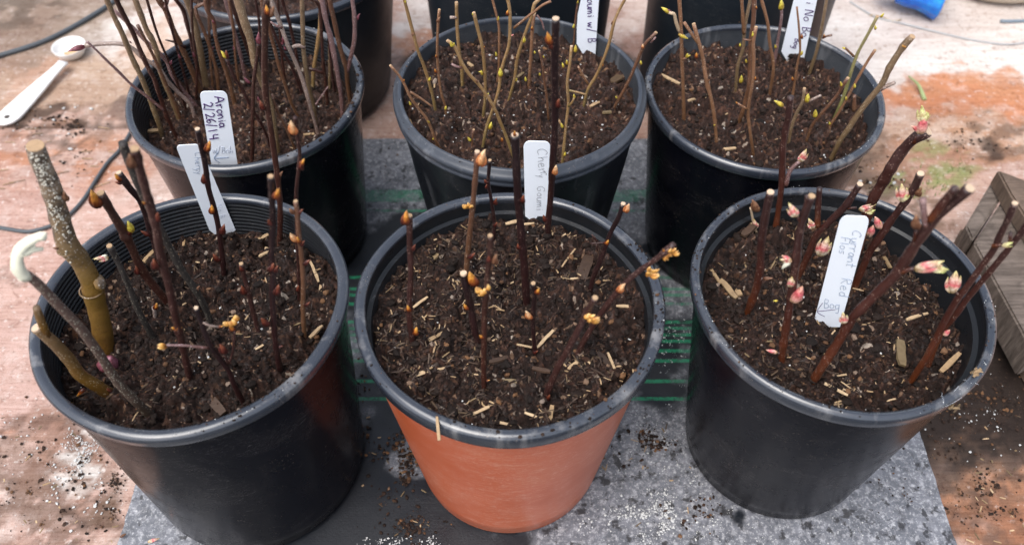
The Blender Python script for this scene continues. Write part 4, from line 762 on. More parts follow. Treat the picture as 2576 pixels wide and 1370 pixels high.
# ------------------------------------------------------------------ plant tags with handwriting
GL = {  # single-stroke letters on a unit cell (x right, y up)
 'A': [[(0, 0), (.4, 1), (.75, 0)], [(.12, .35), (.62, .38)]], 'r': [[(0, .6), (.08, 0)], [(.06, .4), (.22, .6), (.4, .55)]],
 'o': [[(.3, .55), (.08, .45), (.02, .2), (.2, 0), (.42, .12), (.45, .4), (.28, .55)]], 'n': [[(0, .55), (.05, 0)], [(.05, .35), (.25, .58), (.38, .4), (.42, 0)]],
 'i': [[(.1, .5), (.13, 0)], [(.12, .72), (.15, .76)]], 'a': [[(.42, .5), (.15, .55), (.02, .25), (.15, 0), (.35, .1), (.42, .5)], [(.42, .5), (.5, 0)]],
 '2': [[(.0, .75), (.2, 1), (.45, .8), (.35, .45), (.02, .0), (.3, .08), (.55, 0)]], '/': [[(.0, -.15), (.3, 1.1)]],
 '6': [[(.4, 1), (.1, .6), (.05, .2), (.25, 0), (.45, .2), (.3, .45), (.08, .3)]], '1': [[(.1, 0), (.12, 1)]], '4': [[(.05, 1), (.02, .5), (.45, .45)], [(.42, 1), (.42, 0)]],
 'C': [[(.6, .85), (.4, 1), (.1, .75), (.0, .35), (.2, 0), (.55, .1)]], 'h': [[(.05, 1), (.05, 0)], [(.05, .3), (.25, .55), (.4, .4), (.45, 0)]],
 'e': [[(.03, .3), (.4, .38), (.3, .58), (.08, .5), (.05, .12), (.25, 0), (.45, .1)]], 'y': [[(0, .55), (.2, .1)], [(.42, .6), (.25, .1), (.05, -.5)]],
 'G': [[(.6, .85), (.35, 1), (.05, .7), (.05, .25), (.3, 0), (.55, .15), (.55, .45), (.35, .45)]], 'u': [[(0, .55), (.05, .1), (.25, 0), (.4, .2), (.42, .55)], [(.42, .4), (.5, 0)]],
 'm': [[(0, .55), (.03, 0)], [(.03, .35), (.18, .55), (.28, .4), (.3, 0)], [(.3, .35), (.45, .55), (.55, .4), (.6, 0)]],
 'F': [[(.05, 0), (.08, 1), (.55, 1)], [(.08, .5), (.4, .5)]], 'l': [[(.1, 1), (.1, 0)]], 's': [[(.35, .5), (.1, .5), (.08, .3), (.32, .2), (.25, 0), (.0, .05)]],
 't': [[(.15, 1), (.15, .05), (.3, 0)], [(0, .65), (.38, .65)]], 'R': [[(.05, 0), (.05, 1), (.4, .95), (.45, .65), (.08, .5), (.5, 0)]], 'd': [[(.4, .5), (.12, .5), (.05, .2), (.2, 0), (.4, .15)], [(.42, 1.1), (.42, 0)]],
 'B': [[(.05, 0), (.05, 1), (.4, .9), (.35, .6), (.08, .5), (.45, .4), (.45, .1), (.05, 0)]], 'g': [[(.4, .5), (.1, .5), (.05, .2), (.2, .05), (.4, .2)], [(.42, .55), (.38, -.4), (.1, -.4)]],
 'N': [[(.0, 0), (.05, 1), (.5, 0), (.55, 1)]], 'w': [[(0, .5), (.12, 0), (.28, .4), (.42, 0), (.6, .5)]], 'b': [[(.05, 1), (.05, 0), (.3, .0), (.4, .25), (.28, .45), (.08, .35)]],
 'W': [[(0, .6), (.15, 0), (.3, .5), (.45, 0), (.6, .7)]], ' ': [], '<': [[(.95, .35), (.0, .32)], [(.28, .75), (.0, .32), (.35, 0)]]}
ADV = dict(i=.32, l=.32, r=.5, m=.8, w=.8, W=.8, A=.95, C=.8, G=.8, N=.8, R=.7, t=.5)
def tagobj(pk, label, f, outline, base, texts, lean=0.0, down=None):
    """outline in frame f clockwise from top left; base = world point of the tag plane; the foot continues into the soil"""
    pl = Plane(base, lean); pts = [pl.at(*V(f, p)) for p in outline]
    root = empty('plant_tag', base, label, 'plant tag', 'white plant tags')
    n = len(pts); v = [p+pl.n*.0004 for p in pts]+[p-pl.n*.0004 for p in pts]
    fs = [tuple(range(n)), tuple(range(2*n-1, n-1, -1))]+[(i, i+n, (i+1) % n+n, (i+1) % n) for i in range(n)]
    o = mesh_np('tag_blade', v, fs, TAGM, False, parent=root, loc=root.location)
    for (txt, ff, p0, size, dirv, ink, w) in texts:
        d = Vector(dirv).normalized(); up = Vector((d.y, -d.x)); mb = MB(); cx = 0
        px = pl.px(*V(ff, p0))
        for ch in txt:
            for stc in GL[ch]:
                P_ = []
                for (gx_, gy_) in stc:
                    jx = random.uniform(-.02, .02); q = Vector(p0)+d*(cx+gx_+jx)*size+up*(gy_+jx)*size
                    P_.append(pl.at(*V(ff, (q.x, q.y)), .0006))
                tube(mb, P_, w*px/2, w*px/2, 5, .0012, (), .15)
            cx += ADV.get(ch, .6)
        wo = mb.build('writing', ink, root)
    return root, pl
def rounded(tl, tr, br, bl, r=.16, bottom=None):
    tl, tr, br, bl = map(Vector, (tl, tr, br, bl)); ux = tr-tl; w = ux.length; ux /= w; out = []
    dl = (bl-tl).normalized(); dr = (br-tr).normalized(); R_ = w*r
    for k in range(7):
        a = math.pi/2*k/6; out.append(tuple(tl+dl*R_*(1-math.sin(a))+ux*R_*(1-math.cos(a))))
    for k in range(7):
        a = math.pi/2*k/6; out.append(tuple(tr+dr*R_*(1-math.cos(a))-ux*R_*(1-math.sin(a))))
    out.append(tuple(br)); out += [tuple(q) for q in (bottom or [])]; out.append(tuple(bl)); return out
P4 = POTS['p4']
tagobj('p4', 'white tag with purple lettering Aronia in the back left pot', 'q4', rounded((72, 68), (525, 60), (760, 1640), (340, 1680), .2), (-.225, .559, .165),
  [('Aronia', 'q4', (322, 150), 150, (.16, 1), INKP, 3.1), ('2/26/14', 'q4', (140, 260), 150, (.17, 1), INKP, 3.1), ('W/Bob', 'q4', (290, 1090), 110, (1, -.02), INKF, 1.4), ('<', 'q4', (325, 1250), 250, (1, -.03), INKB, 1.8)])
b = ground(560, 574, POTS['p1']['z'])
tagobj('p1', 'blank looking white tag with faint writing, leaning in the front left pot', 'q1', rounded((45, 80), (400, 62), (935, 1330), (545, 1330), .2, [(820, 1420), (660, 1420)]), b,
  [('Cherry', 'q1', (325, 180), 95, (.08, 1), INKB, .9), ('No B', 'q1', (650, 960), 80, (.25, 1), INKF, .9), ('y', 'q1', (330, 420), 80, (0, 1), INKB, .8)], lean=-.05)
b = ground(1348, 556, POTS['p2']['z'])
tagobj('p2', 'white tag with thin handwriting Cherry Goumi in the terracotta pot', 'q2', rounded((128, 90), (548, 100), (478, 1190), (155, 1230), .24, [(400, 1400), (320, 1440), (290, 1330)]), b,
  [('Cher', 'q2', (340, 210), 150, (.05, 1), INKG, 1.0), ('r', 'q2', (385, 555), 150, (.1, 1), INKG, 1.0), ('y', 'q2', (355, 600), 100, (.1, 1), INKG, 1.0), ('Goumi', 'q2', (335, 775), 120, (-.02, 1), INKG, 1.0)])
b = ground(2085, 815, POTS['p3']['z'])
tagobj('p3', 'long white tag reading Currant Red Flos, front right pot', 'q3', rounded((412, 60), (745, 75), (400, 1330), (85, 1330), .24), b,
  [('Currant', 'q3', (548, 225), 105, (-.19, 1), INKB, 1.2), ('Red', 'q3', (418, 770), 115, (-.16, 1), INKB, 1.2), ('Flos', 'q3', (415, 300), 100, (-.14, 1), INKB, 1.2), ('Bog', 'q3', (215, 1110), 105, (1, .12), INKB, 1.2), ('<', 'q3', (150, 1215), 210, (1, -.05), INKP, 1.3)])
b = ground(1475, 132, POTS['p5']['z'])
tagobj('p5', 'white tag with purple ink in the fluted pot, cut by frame top', 'q5', [(330, -330), (400, -420), (640, -420), (700, -330), (690, 0), (650, 600), (600, 1420), (400, 1420), (280, 1240), (160, 1040), (162, 700), (185, 350), (260, 0)], b,
  [('Goumi w/ B', 'q5', (405, -170), 190, (.02, 1), INKP, 2.4)])
b = ground(1990, 143, POTS['p6']['z'])
tagobj('p6', 'white tag with purple ink in the back right pot, cut by frame top', 'q6', [(480, -330), (540, -400), (900, -400), (1000, -330), (925, 0), (640, 1270), (500, 1400), (300, 1400), (140, 1130), (410, 0)], b,
  [('i No Bo', 'q6', (690, 40), 190, (-.16, 1), INKP, 2.2), ('Bog', 'q6', (440, 840), 130, (-.25, 1), INKP, 2.0)])

# ------------------------------------------------------------------ loose bits on the soil
def box_chip(mb, c, ang, L, w, h, tilt, t, bent=0):
    d = Vector((math.cos(ang), math.sin(ang), tilt)).normalized(); s = Vector((-math.sin(ang), math.cos(ang), random.uniform(-.3, .3))).normalized(); u = d.cross(s)
    v = []; n = 4
    for i in range(n+1):
        q = i/n-.5; k = 1-.5*abs(q*2)**3*random.uniform(0, 1); cc = c+d*L*q+u*bent*L*(.25-q*q)+s*random.uniform(-.06, .06)*w
        for a, b_ in ((-1, -1), (1, -1), (1, 1), (-1, 1)): v.append(cc+s*a*w/2*k*random.uniform(.8, 1.1)+u*b_*h/2)
    f = []
    for i in range(n):
        for a in range(4): f.append((i*4+a, i*4+(a+1) % 4, i*4+4+(a+1) % 4, i*4+4+a))
    f.append((3, 2, 1, 0)); f.append((n*4, n*4+1, n*4+2, n*4+3)); mb.add(v, f, [t]*len(v))
ICO = None
def nugget(mb, c, r, t, sq=.7):
    global ICO
    if ICO is None:
        import bmesh
        bm = bmesh.new(); bmesh.ops.create_icosphere(bm, subdivisions=1, radius=1); ICO = ([tuple(v.co) for v in bm.verts], [tuple(x.index for x in f.verts) for f in bm.faces]); bm.free()
    a = random.random()*6; ca, sa = math.cos(a), math.sin(a); ex, ey, ez = random.uniform(.7, 1.3), random.uniform(.6, 1.1), random.uniform(.5, .9)*sq/.7
    v = []
    for (x, y, z_) in ICO[0]:
        k = r*random.uniform(.75, 1.2); x, y, z_ = x*ex*k, y*ey*k, z_*ez*k; v.append((c[0]+x*ca-y*sa, c[1]+x*sa+y*ca, c[2]+z_))
    mb.add(v, ICO[1], [t]*len(v))
specs = dict(p1=(1900, 300, 50, 1.0), p2=(1900, 1250, 25, 1.0), p3=(1900, 700, 40, 1.05), p4=(900, 110, 60, .9), p5=(1200, 90, 140, .9), p6=(1000, 80, 60, .9), p7=(200, 20, 20, 1), p8=(100, 5, 5, 1), p9=(100, 5, 5, 1))
desc = dict(p1='front left pot', p2='terracotta pot', p3='currant pot', p4='aronia pot', p5='fluted centre pot', p6='back right pot', p7='wide rear pot', p8='rear centre pot', p9='rear right pot')
for pk, (nc, nw, npz, sc) in specs.items():
    P = POTS[pk]; mb = MB(); mw = MB(); mp = MB(); gx, gy, gz = P['h']; nmax = len(gx)
    def spot():
        while True:
            r_ = math.sqrt(random.random())*(P['Rs']-.003); a = random.random()*6.283; x_ = P['x']+r_*math.cos(a); y_ = P['y']+r_*math.sin(a)
            na = 800 if pk in ('p1', 'p2', 'p3', 'p4', 'p5', 'p6') else 420; nr = 150 if na == 800 else 90
            i_ = min(nr-1, int(round((r_-.0005)/(P['Rs']-.0005)*(nr-1)))); j_ = int(a/6.28319*na) % na
            return Vector((x_, y_, float(gz[i_*na+j_])))
    for k in range(nc):
        r_ = .0006+.0020*random.random()**3*sc; c = spot(); nugget(mb, c+Vector((0, 0, r_*.3)), r_, random.random()**1.3)
    for k in range(nc//22):
        r_ = random.uniform(.0022, .0046); c = spot(); nugget(mb, c+Vector((0, 0, r_*.15)), r_, random.random()*.5)
    for k in range(nw):
        c = spot()
        for _ in range(4):
            if float(fbm(np.array([c.x*48.]), np.array([c.y*48.]), 3, 77)[0]) > .50: break
            c = spot()
        L = random.uniform(.0022, .007)*(1.6 if random.random() < .1 else 1); w_ = random.uniform(.0004, .0013)
        t = random.uniform(0, .38) if random.random() < .87 else random.uniform(.5, .95)
        box_chip(mw, c+Vector((0, 0, .0008)), random.random()*3.14, L, w_, w_*.5, random.uniform(-.35, .35), t, random.uniform(-.2, .3))
    for k in range(npz):
        r_ = .0003+.0009*random.random()**2.5; c = spot(); nugget(mp, c+Vector((0, 0, r_*.4)), r_, 0)
    o = mb.build('soil_crumbs', CRUMB, None, False, (P['x'], P['y'], P['z'])); tag(o, 'loose dark crumbs on the soil of the '+desc[pk], 'soil crumbs', kind='stuff')
    o = mw.build('wood_flecks', CHIP, None, False, (P['x'], P['y'], P['z'])); tag(o, 'small straw and bark flecks strewn over the '+desc[pk], 'wood flecks', kind='stuff')
    o = mp.build('perlite_grains', PERL, None, False, (P['x'], P['y'], P['z'])); tag(o, 'tiny white perlite grains in the soil of the '+desc[pk], 'perlite', kind='stuff')
# larger chips one can point to: pot, frame, x0,y0,x1,y1, width px, tone, label
CH = [
 ('p2', 'i', 560, 250, 680, 205, 11, .92, 'broad pale chip left of the front speckled cutting'), ('p2', 'i', 740, 190, 805, 178, 7, .8, 'short pale chip just right of the broad pale one'),
 ('p2', 'i', 925, 510, 1085, 440, 9, .85, 'long pale splinter near the front rim of terracotta pot'), ('p2', 'i', 1090, 512, 1235, 540, 8, .88, 'straw chip lying level at the front rim of terracotta pot'),
 ('p2', 'i', 1480, 590, 1500, 460, 13, .72, 'orange tan chip standing near the front right cutting foot'), ('p2', 'i', 740, 520, 758, 660, 9, .68, 'thin wood splinter lying across the rim of terracotta pot'),
 ('p2', 'i', 1320, 505, 1420, 545, 8, .97, 'whitish chip right of centre by the front rim'), ('p2', 'i', 1610, 180, 1700, 110, 11, .8, 'flat straw piece beside the leaning cutting foot'),
 ('p2', 'i', 1700, 90, 1800, 190, 6, .9, 'bent straw strand beside the leaning cutting foot'), ('p2', 'i', 1870, 90, 1915, 200, 8, .9, 'pale narrow straw left of the right rim'),
 ('p2', 'e', 640, 930, 745, 850, 8, .9, 'pale stick chip right of the left upright cutting'), ('p2', 'e', 680, 1195, 860, 1100, 11, .65, 'frayed grey brown chip beside the left cutting foot'),
 ('p2', 'e', 1550, 1255, 1670, 1130, 9, .9, 'pale chip leaning by the short middle cutting'), ('p2', 'e', 1320, 375, 1410, 350, 10, .85, 'pale woody chip at the foot of the white cherry tag'),
 ('p2', 'e', 1420, 355, 1530, 345, 7, .9, 'thin pale chip right at the tag foot'), ('p2', 'e', 2130, 935, 2240, 945, 9, .9, 'level pale chip close to the right rim'),
 ('p2', 'e', 1870, 760, 1930, 560, 34, .22, 'large dark oval bark piece at the right of terracotta pot'), ('p2', 'e', 1730, 680, 1830, 540, 5, .8, 'curved thin straw in the upper right of terracotta pot'),
 ('p2', 'e', 1400, 1230, 1510, 1250, 6, .9, 'pale splinter touching the short middle cutting foot'), ('p2', 'i', 1085, 140, 1225, 100, 15, .25, 'dark brown bark sliver right of the front cutting'),
 ('p2', 'i', 1800, 80, 1920, 190, 20, .12, 'dark bark slab near the right rim of terracotta pot'), ('p2', 'i', 1370, 195, 1490, 225, 14, .3, 'brown bark chip left of the front right cutting'),
 ('p2', 'i', 1180, 262, 1270, 270, 11, .5, 'reddish brown chip in the front centre of terracotta pot'), ('p2', 'e', 770, 600, 820, 540, 14, .55, 'tan chip at the upper left of terracotta pot'),
 ('p3', 'j', 1150, 310, 1305, 385, 8, .98, 'pinkish white chip in front of the thickest currant cutting'), ('p3', 'j', 1280, 255, 1415, 360, 4, .9, 'thin straw strand beside the pinkish white chip'),
 ('p3', 'j', 1170, 228, 1320, 208, 5, .85, 'thin straw lying right of the thickest cutting foot'), ('p3', 'g', 1665, 1085, 1810, 1045, 9, .85, 'pale stick chip in the right half of currant pot'),
 ('p3', 'j', 1930, 215, 2050, 100, 14, .7, 'tan peg of wood near the right rim of currant pot'), ('p3', 'j', 1650, 20, 1670, 180, 24, .5, 'broad orange brown bark strip in currant pot'),
 ('p3', 'g', 320, 700, 400, 820, 9, .62, 'frayed bark strip by the left rim of currant pot'), ('p3', 'g', 400, 790, 510, 920, 15, .6, 'curled bark end below the frayed strip'),
 ('p3', 'g', 505, 810, 545, 880, 17, .66, 'small orange tan flake left of the leftmost currant cutting'), ('p3', 'g', 1520, 530, 1600, 650, 10, .6, 'splintered chip behind the currant tag'),
 ('p3', 'g', 740, 730, 790, 640, 5, .55, 'small brown splinter between the near cuttings'), ('p3', 'g', 520, 520, 590, 450, 22, .3, 'round brown bark lump at the upper left of currant pot'),
 ('p1', 'd', 1875, 820, 1960, 845, 13, .92, 'pale chip left of the dark upright cutting, back of pot'), ('p1', 'd', 1880, 780, 1950, 740, 9, .8, 'straw chip just above the pale chip at the back'),
 ('p1', 'd', 1880, 930, 1960, 890, 10, .85, 'pale torn chip below the other two at the back'), ('p1', 'd', 2270, 1010, 2330, 1150, 8, .92, 'upper arm of pale straw near right rim'),
 ('p1', 'd', 2350, 1050, 2320, 1250, 8, .9, 'forked pale straw strip near right rim'), ('p1', 'h', 1735, 210, 1805, 140, 11, .85, 'pale chip at the right rim beneath the forked straw'),
 ('p1', 'd', 1030, 960, 1110, 870, 11, .75, 'tan chip against the ribbed inner wall'), ('p1', 'd', 1305, 810, 1315, 745, 7, .7, 'small upright tan chip at the back wall'),
 ('p1', 'h', 1150, 510, 1240, 610, 26, .3, 'brown torn bark flake in the front of the pot'), ('p1', 'h', 1425, 265, 1480, 235, 6, .95, 'tiny white splinter in front of the short red cutting'),
 ('p6', 'c', 75, 525, 205, 580, 9, .9, 'pale stick lying by the left wall of the back right pot'), ('p6', 'c', 485, 1020, 595, 1005, 9, .85, 'pale chip near the front rim of back right pot'),
 ('p6', 'c', 250, 725, 305, 705, 8, .8, 'small tan chip beside the leftmost stem foot'),
 ('p5', 'b', 2010, 800, 2095, 795, 11, .5, 'reddish brown chip at the right of the fluted pot'), ('p5', 'b', 1935, 785, 2005, 745, 8, .7, 'tan chip right of the olive footed stem'),
 ('p5', 'b', 2100, 560, 2190, 490, 26, .35, 'large brown bark flake near the right back rim'), ('p5', 'b', 1040, 430, 1080, 465, 10, .75, 'tan flake at the upper left of the fluted pot'),
 ('p5', 'b', 1405, 500, 1450, 455, 8, .5, 'reddish splinter in the middle of fluted pot'), ('p5', 'b', 565, 810, 605, 890, 9, .72, 'pale chip against the left wall of fluted pot'),
 ('p4', 'a', 1030, 940, 1130, 930, 12, .75, 'tan straw chip at the left wall of aronia pot'), ('p4', 'a', 2200, 915, 2360, 915, 7, .75, 'long straw chip near the right front rim'),
]
for (pk, f, x0, y0, x1, y1, wpx, t, lab) in CH:
    P = POTS[pk]; a = ground(*V(f, (x0, y0)), P['z']+.004); b = ground(*V(f, (x1, y1)), P['z']+.004); c = (a+b)/2; rr = math.hypot(c.x-P['x'], c.y-P['y'])
    if 'across the rim' in lab: a = ground(*V(f, (x0, y0)), P['zr']+.002); b = ground(*V(f, (x1, y1)), P['zr']-.004)+Vector((0, -.002, 0)); c = (a+b)/2; zz = c.z; tl = (b-a).z/((b-a).length)
    else:
        lim = P['Rs']-.006
        if rr > lim: c = Vector((P['x']+(c.x-P['x'])*lim/rr, P['y']+(c.y-P['y'])*lim/rr, c.z))
        zz = soilz(pk, c.x, c.y)+.0014; tl = random.uniform(-.08, .08)
    px = (c-CAMP).length/F; mb = MB(); d = b-a
    box_chip(mb, Vector((c.x, c.y, zz)), math.atan2(d.y, d.x), d.length, wpx*px*.9, min(.0022, wpx*px*.4), tl, t, random.uniform(0, .12))
    o = mb.build('wood_chip', CHIP, None, False, (c.x, c.y, zz)); tag(o, lab, 'wood chip', 'larger wood chips on the soil')

# dirt on rims
mb = MB(); mp = MB()
def rimdirt(pk, a0, a1, n, rmax=.0018, pl_=.2, spread=1):
    P = POTS[pk]
    for k in range(n):
        a = math.radians(random.uniform(a0, a1)); r_ = P['R']-random.uniform(.0005, .008); s = .0003+rmax*random.random()**2.5
        c = (P['x']+r_*math.cos(a), P['y']+r_*math.sin(a), P['zr']+s*.35)
        wh = random.random() < pl_*.55
        nugget(mp if wh else mb, c, min(s*.45, .00045) if wh else s*.8, random.random()*.9)
rimdirt('p1', 0, 360, 30, .0006, .5); rimdirt('p1', -75, -30, 45, .001); rimdirt('p2', 0, 360, 80, .0008, .25); rimdirt('p2', -110, -30, 50, .0018, .1); rimdirt('p2', -20, 30, 70, .0016, .1)
rimdirt('p3', 120, 260, 130, .0011, .25); rimdirt('p3', 0, 360, 130, .0006, .6); rimdirt('p3', -60, 0, 60, .0008, .5); rimdirt('p4', -60, 20, 70, .0022, .2); rimdirt('p4', 0, 360, 60, .0008, .5)
rimdirt('p5', 0, 360, 90, .0009, .5); rimdirt('p6', 0, 360, 150, .001, .6)
o = mb.build('rim_dirt', CRUMB, None, False); tag(o, 'crumbs of soil sticking to the pot rims', 'dirt', kind='stuff')
o = mp.build('rim_grains', PERL, None, False); tag(o, 'white grains sticking to the pot rims', 'perlite', kind='stuff')
# ground litter
mb = MB(); mp = MB(); mc = MB()
def inpot(x, y):
    for P in POTS.values():
        if (x-P['x'])**2+(y-P['y'])**2 < (P['R']*.75)**2: return True
    return False
def litter(vx, vy, rx, ry, n, which, r0, r1, pw=2.5):
    for k in range(int(n*(.55 if which is mb else .6))):
        for _ in range(5):
            a = random.random()*6.283; q = math.sqrt(random.random())*random.uniform(.3, 1.15); p = ground(vx+rx*q*math.cos(a), vy+ry*q*math.sin(a))
            if float(fbm(np.array([p.x*75.]), np.array([p.y*75.]), 3, 5 if which is mb else 15)[0]) > .54: break
        if inpot(p.x, p.y): continue
        s = r0+(r1-r0)*random.random()**pw; z_ = (.0055 if xl(p.y) < p.x < xr(p.y) and p.y < .8 else .0006)+s*.3
        nugget(which, (p.x, p.y, z_), s, random.uniform(.35, .95) if which is mb else 0, .5)
litter(215, 1140, 70, 100, 1100, mp, .0002, .0009); litter(200, 1230, 110, 110, 200, mp, .0003, .0017, 4); litter(120, 1100, 200, 250, 160, mp, .0004, .0014)
litter(160, 1200, 190, 200, 700, mb, .0003, .0022, 5); litter(285, 1240, 40, 130, 260, mb, .0004, .0016); litter(140, 920, 160, 200, 70, mb, .0004, .0018)
litter(1640, 1310, 190, 80, 1300, mp, .0002, .0013, 3); litter(1760, 1140, 60, 90, 400, mp, .0002, .0009); litter(1660, 1140, 150, 120, 350, mp, .0003, .001); litter(1050, 1370, 150, 20, 200, mp, .0003, .001)
litter(1020, 1180, 130, 140, 900, mb, .0004, .0024, 3); litter(1620, 1130, 90, 60, 400, mb, .0004, .0022); litter(1740, 1300, 90, 60, 160, mb, .0004, .002); litter(1000, 1330, 160, 60, 260, mb, .0004, .002)
litter(2450, 1020, 160, 160, 900, mb, .0004, .002); litter(2500, 1250, 150, 110, 500, mb, .0004, .0018, 3); litter(2450, 1050, 160, 150, 120, mp, .0003, .0013)
litter(160, 310, 170, 40, 300, mb, .0005, .0025); litter(150, 400, 150, 90, 160, mb, .0005, .002); litter(130, 330, 150, 60, 40, mp, .0008, .003)
litter(2200, 460, 110, 60, 260, mb, .0005, .0025); litter(2210, 450, 80, 40, 12, mp, .001, .003); litter(2420, 350, 160, 80, 200, mb, .0005, .002); litter(1690, 870, 60, 160, 200, mp, .0003, .001); litter(980, 420, 50, 80, 60, mb, .0004, .0015)
litter(900, 1000, 40, 180, 220, mb, .0004, .0016); litter(1900, 1340, 350, 60, 260, mp, .0002, .0008); litter(2250, 1250, 90, 120, 120, mb, .0003, .0012)
o = mb.build('soil_litter', CRUMB, None, False); tag(o, 'spilled soil crumbs scattered on boards and mat', 'soil crumbs', kind='stuff')
o = mp.build('perlite_litter', PERL, None, False); tag(o, 'spilled white perlite scattered on boards and mat', 'perlite', kind='stuff')
for k in range(80):
    p = ground(random.choice([random.uniform(0, 320), random.uniform(900, 1100), random.uniform(1500, 1750), random.uniform(2420, 2575)]), random.uniform(1050, 1370))
    if inpot(p.x, p.y): continue
    box_chip(mc, Vector((p.x, p.y, .0062)), random.random()*3, random.uniform(.002, .007), random.uniform(.0006, .0014), .0006, random.uniform(-.1, .1), random.uniform(.3, .95))
for k in range(16):
    p = ground(random.uniform(0, 330), random.uniform(320, 480)); box_chip(mc, Vector((p.x, p.y, .0016)), random.uniform(-.3, .5), random.uniform(.006, .02), .001, .0006, 0, random.uniform(.5, .8))
o = mc.build('straw_litter', CHIP, None, False); tag(o, 'bits of straw scattered on the boards and mat', 'straw', kind='stuff')
for (x0, y0, x1, y1, w_, lab) in ((372, 1362, 402, 1352, 16, 'fallen pink white bud on the mat at lower left'), (302, 1350, 318, 1340, 14, 'dark fallen seed on the mat at lower left')):
    a = ground(x0, y0, .008); b = ground(x1, y1, .008); mb = MB(); ovoid(mb, a, b, w_*.5*a.length/F*1.1); o = mb.build('fallen_bud', BD['pink' if x0 > 350 else 'brown'], None, True, tuple(a)); tag(o, lab, 'bud')

# ------------------------------------------------------------------ spoon, cables, planks and background things
GREYP = m_simple('white_spoon_plastic', (.74, .73, .71), .4, .5, .05, 60, 0)
sx0 = ground(177, 127, .008); he = ground(8, 308, .004); nk = ground(160, 157, .012)
root = empty('measuring_spoon', (sx0.x, sx0.y, 0), 'white plastic measuring spoon with brown stain in its bowl, on the boards', 'spoon')
R0 = .0205; prof = [(R0*.05, .0015), (R0*.4, .002), (R0*.75, .005), (R0*.95, .011), (R0, .015), (R0*1.06, .0155), (R0*1.04, .014), (R0*.99, .010), (R0*.8, .003), (R0*.4, .0006), (R0*.05, .0003)]
pv, pf = lathe(prof, 48, True, sx0.x, sx0.y); mesh_np('bowl', pv, pf, GREYP, True, parent=root, loc=root.location)
prof = [(0.0002, .0023), (R0*.3, .0026), (R0*.5, .0034)]; pv, pf = lathe(prof, 24, False, sx0.x-.003, sx0.y-.002, lambda th, r, z: r*.25*np.sin(2*th)+r*.1*np.sin(5*th)); mesh_np('stain', pv, pf, m_simple('brown_stain', (.45, .30, .16), .6), True, parent=root, loc=root.location)
d = (he-nk); L = d.length; d.normalize(); s_ = Vector((-d.y, d.x, 0)).normalized(); ws = [.0075, .0065, .0085, .0115, .0140, .0155, .0155, .0125, .0070, .0015]; v = []
pos_ = [0, .08, .25, .45, .65, .82, .90, .97, 1.02, 1.04]
for q, w_ in zip(pos_, ws):
    c = nk+d*L*q; v += [c-s_*w_+Vector((0, 0, -.001)), c+s_*w_+Vector((0, 0, -.001)), c+s_*w_*.9+Vector((0, 0, .0018)), c-s_*w_*.9+Vector((0, 0, .0018))]
f = [(3, 2, 1, 0), tuple(len(v)-4+k for k in range(4))]
for k in range(len(ws)-1):
    for a in range(4): f.append((k*4+a, k*4+(a+1) % 4, k*4+4+(a+1) % 4, k*4+4+a))
mesh_np('handle', v, f, GREYP, True, parent=root, loc=root.location)
c = nk+d*L*.93; pv, pf = lathe([(.0003, c.z+.0022), (.0036, c.z+.0022), (.0038, c.z+.0018)], 20, False, c.x, c.y); mesh_np('hang_hole', pv, pf, m_simple('dark_hole', (.05, .04, .035), .8), True, parent=root, loc=root.location)
def cable(pts, w, mat, name, label, cat, z=.003):
    P_ = [ground(x, y, z) for x, y in pts]; mb = MB(); tube(mb, P_, w, w, 8, .006, (), .03); o = mb.build(name, mat, None, True, tuple(P_[len(P_)//2])); tag(o, label, cat)
cabm = m_simple('grey_cable', (.055, .065, .075), .55, .5, .2, 40)
cable([(-80, 168), (0, 140), (60, 122), (120, 100), (180, 70), (235, 38), (280, 8), (340, -40)], .0033, cabm, 'cable', 'dark grey cable running past the white spoon at top left', 'cable', .0035)
cable([(330, 330), (303, 375), (270, 410), (240, 455), (215, 495), (190, 525), (155, 555), (115, 572), (70, 582), (20, 576), (-40, 565)], .0022, cabm, 'cable', 'thin dark cable looping on the boards left of the front pot', 'cable', .0026)
wire = m_simple('grey_string', (.35, .36, .37), .7, .3, .2, 60)
cable([(2137, 5), (2200, 42), (2270, 60), (2350, 80), (2440, 100), (2530, 112), (2600, 104)], .0011, wire, 'string', 'thin grey string lying on the pale boards at top right', 'string', .0014)
cable([(2516, 53), (2545, 54), (2620, 50)], .0024, m_simple('steel_nail', (.16, .20, .24), .4, .5), 'nail', 'dark grey nail lying near the right frame edge at the top', 'nail', .0028)
cable([(2188, 38), (2215, 42), (2245, 54), (2265, 50)], .0012, ST['dry'], 'dry_twig', 'thin tan twig lying below the blue cap', 'twig', .0016)
# blue cap lying on its side
bc = ground(2298, 62); root = empty('bottle_cap', (bc.x, bc.y+.03, 0), 'translucent bright blue plastic cap lying on its side at the top right', 'cap')
n = N('blue_plastic'); fb = n.noise(60, 4, .6); BLUE = n.out(n.ramp(fb, [(.3, (.004, .09, .55)), (.55, (.005, .19, .72)), (.75, (.03, .42, .80))]), .22, .6, Transmission_Weight=.12)
prof = [(.0002, -.040), (.013, -.040), (.015, -.036), (.015, -.024), (.021, -.021), (.024, -.010), (.026, .006), (.030, .018), (.036, .030), (.037, .034), (.034, .034), (.028, .020), (.022, .0), (.012, -.02)]
pv, pf = lathe(prof, 48, False, 0, 0, lambda th, r, z: .0006*np.sin(th*16)*(1 if r > .02 else 0)); R_ = np.array(Matrix.Rotation(math.radians(-14), 3, 'Z') @ Matrix.Rotation(math.radians(90), 3, 'Y')); pv = pv@R_.T+np.array([bc.x, bc.y+.034, .034])
mesh_np('cap_shell', pv, pf, BLUE, True, parent=root, loc=root.location)
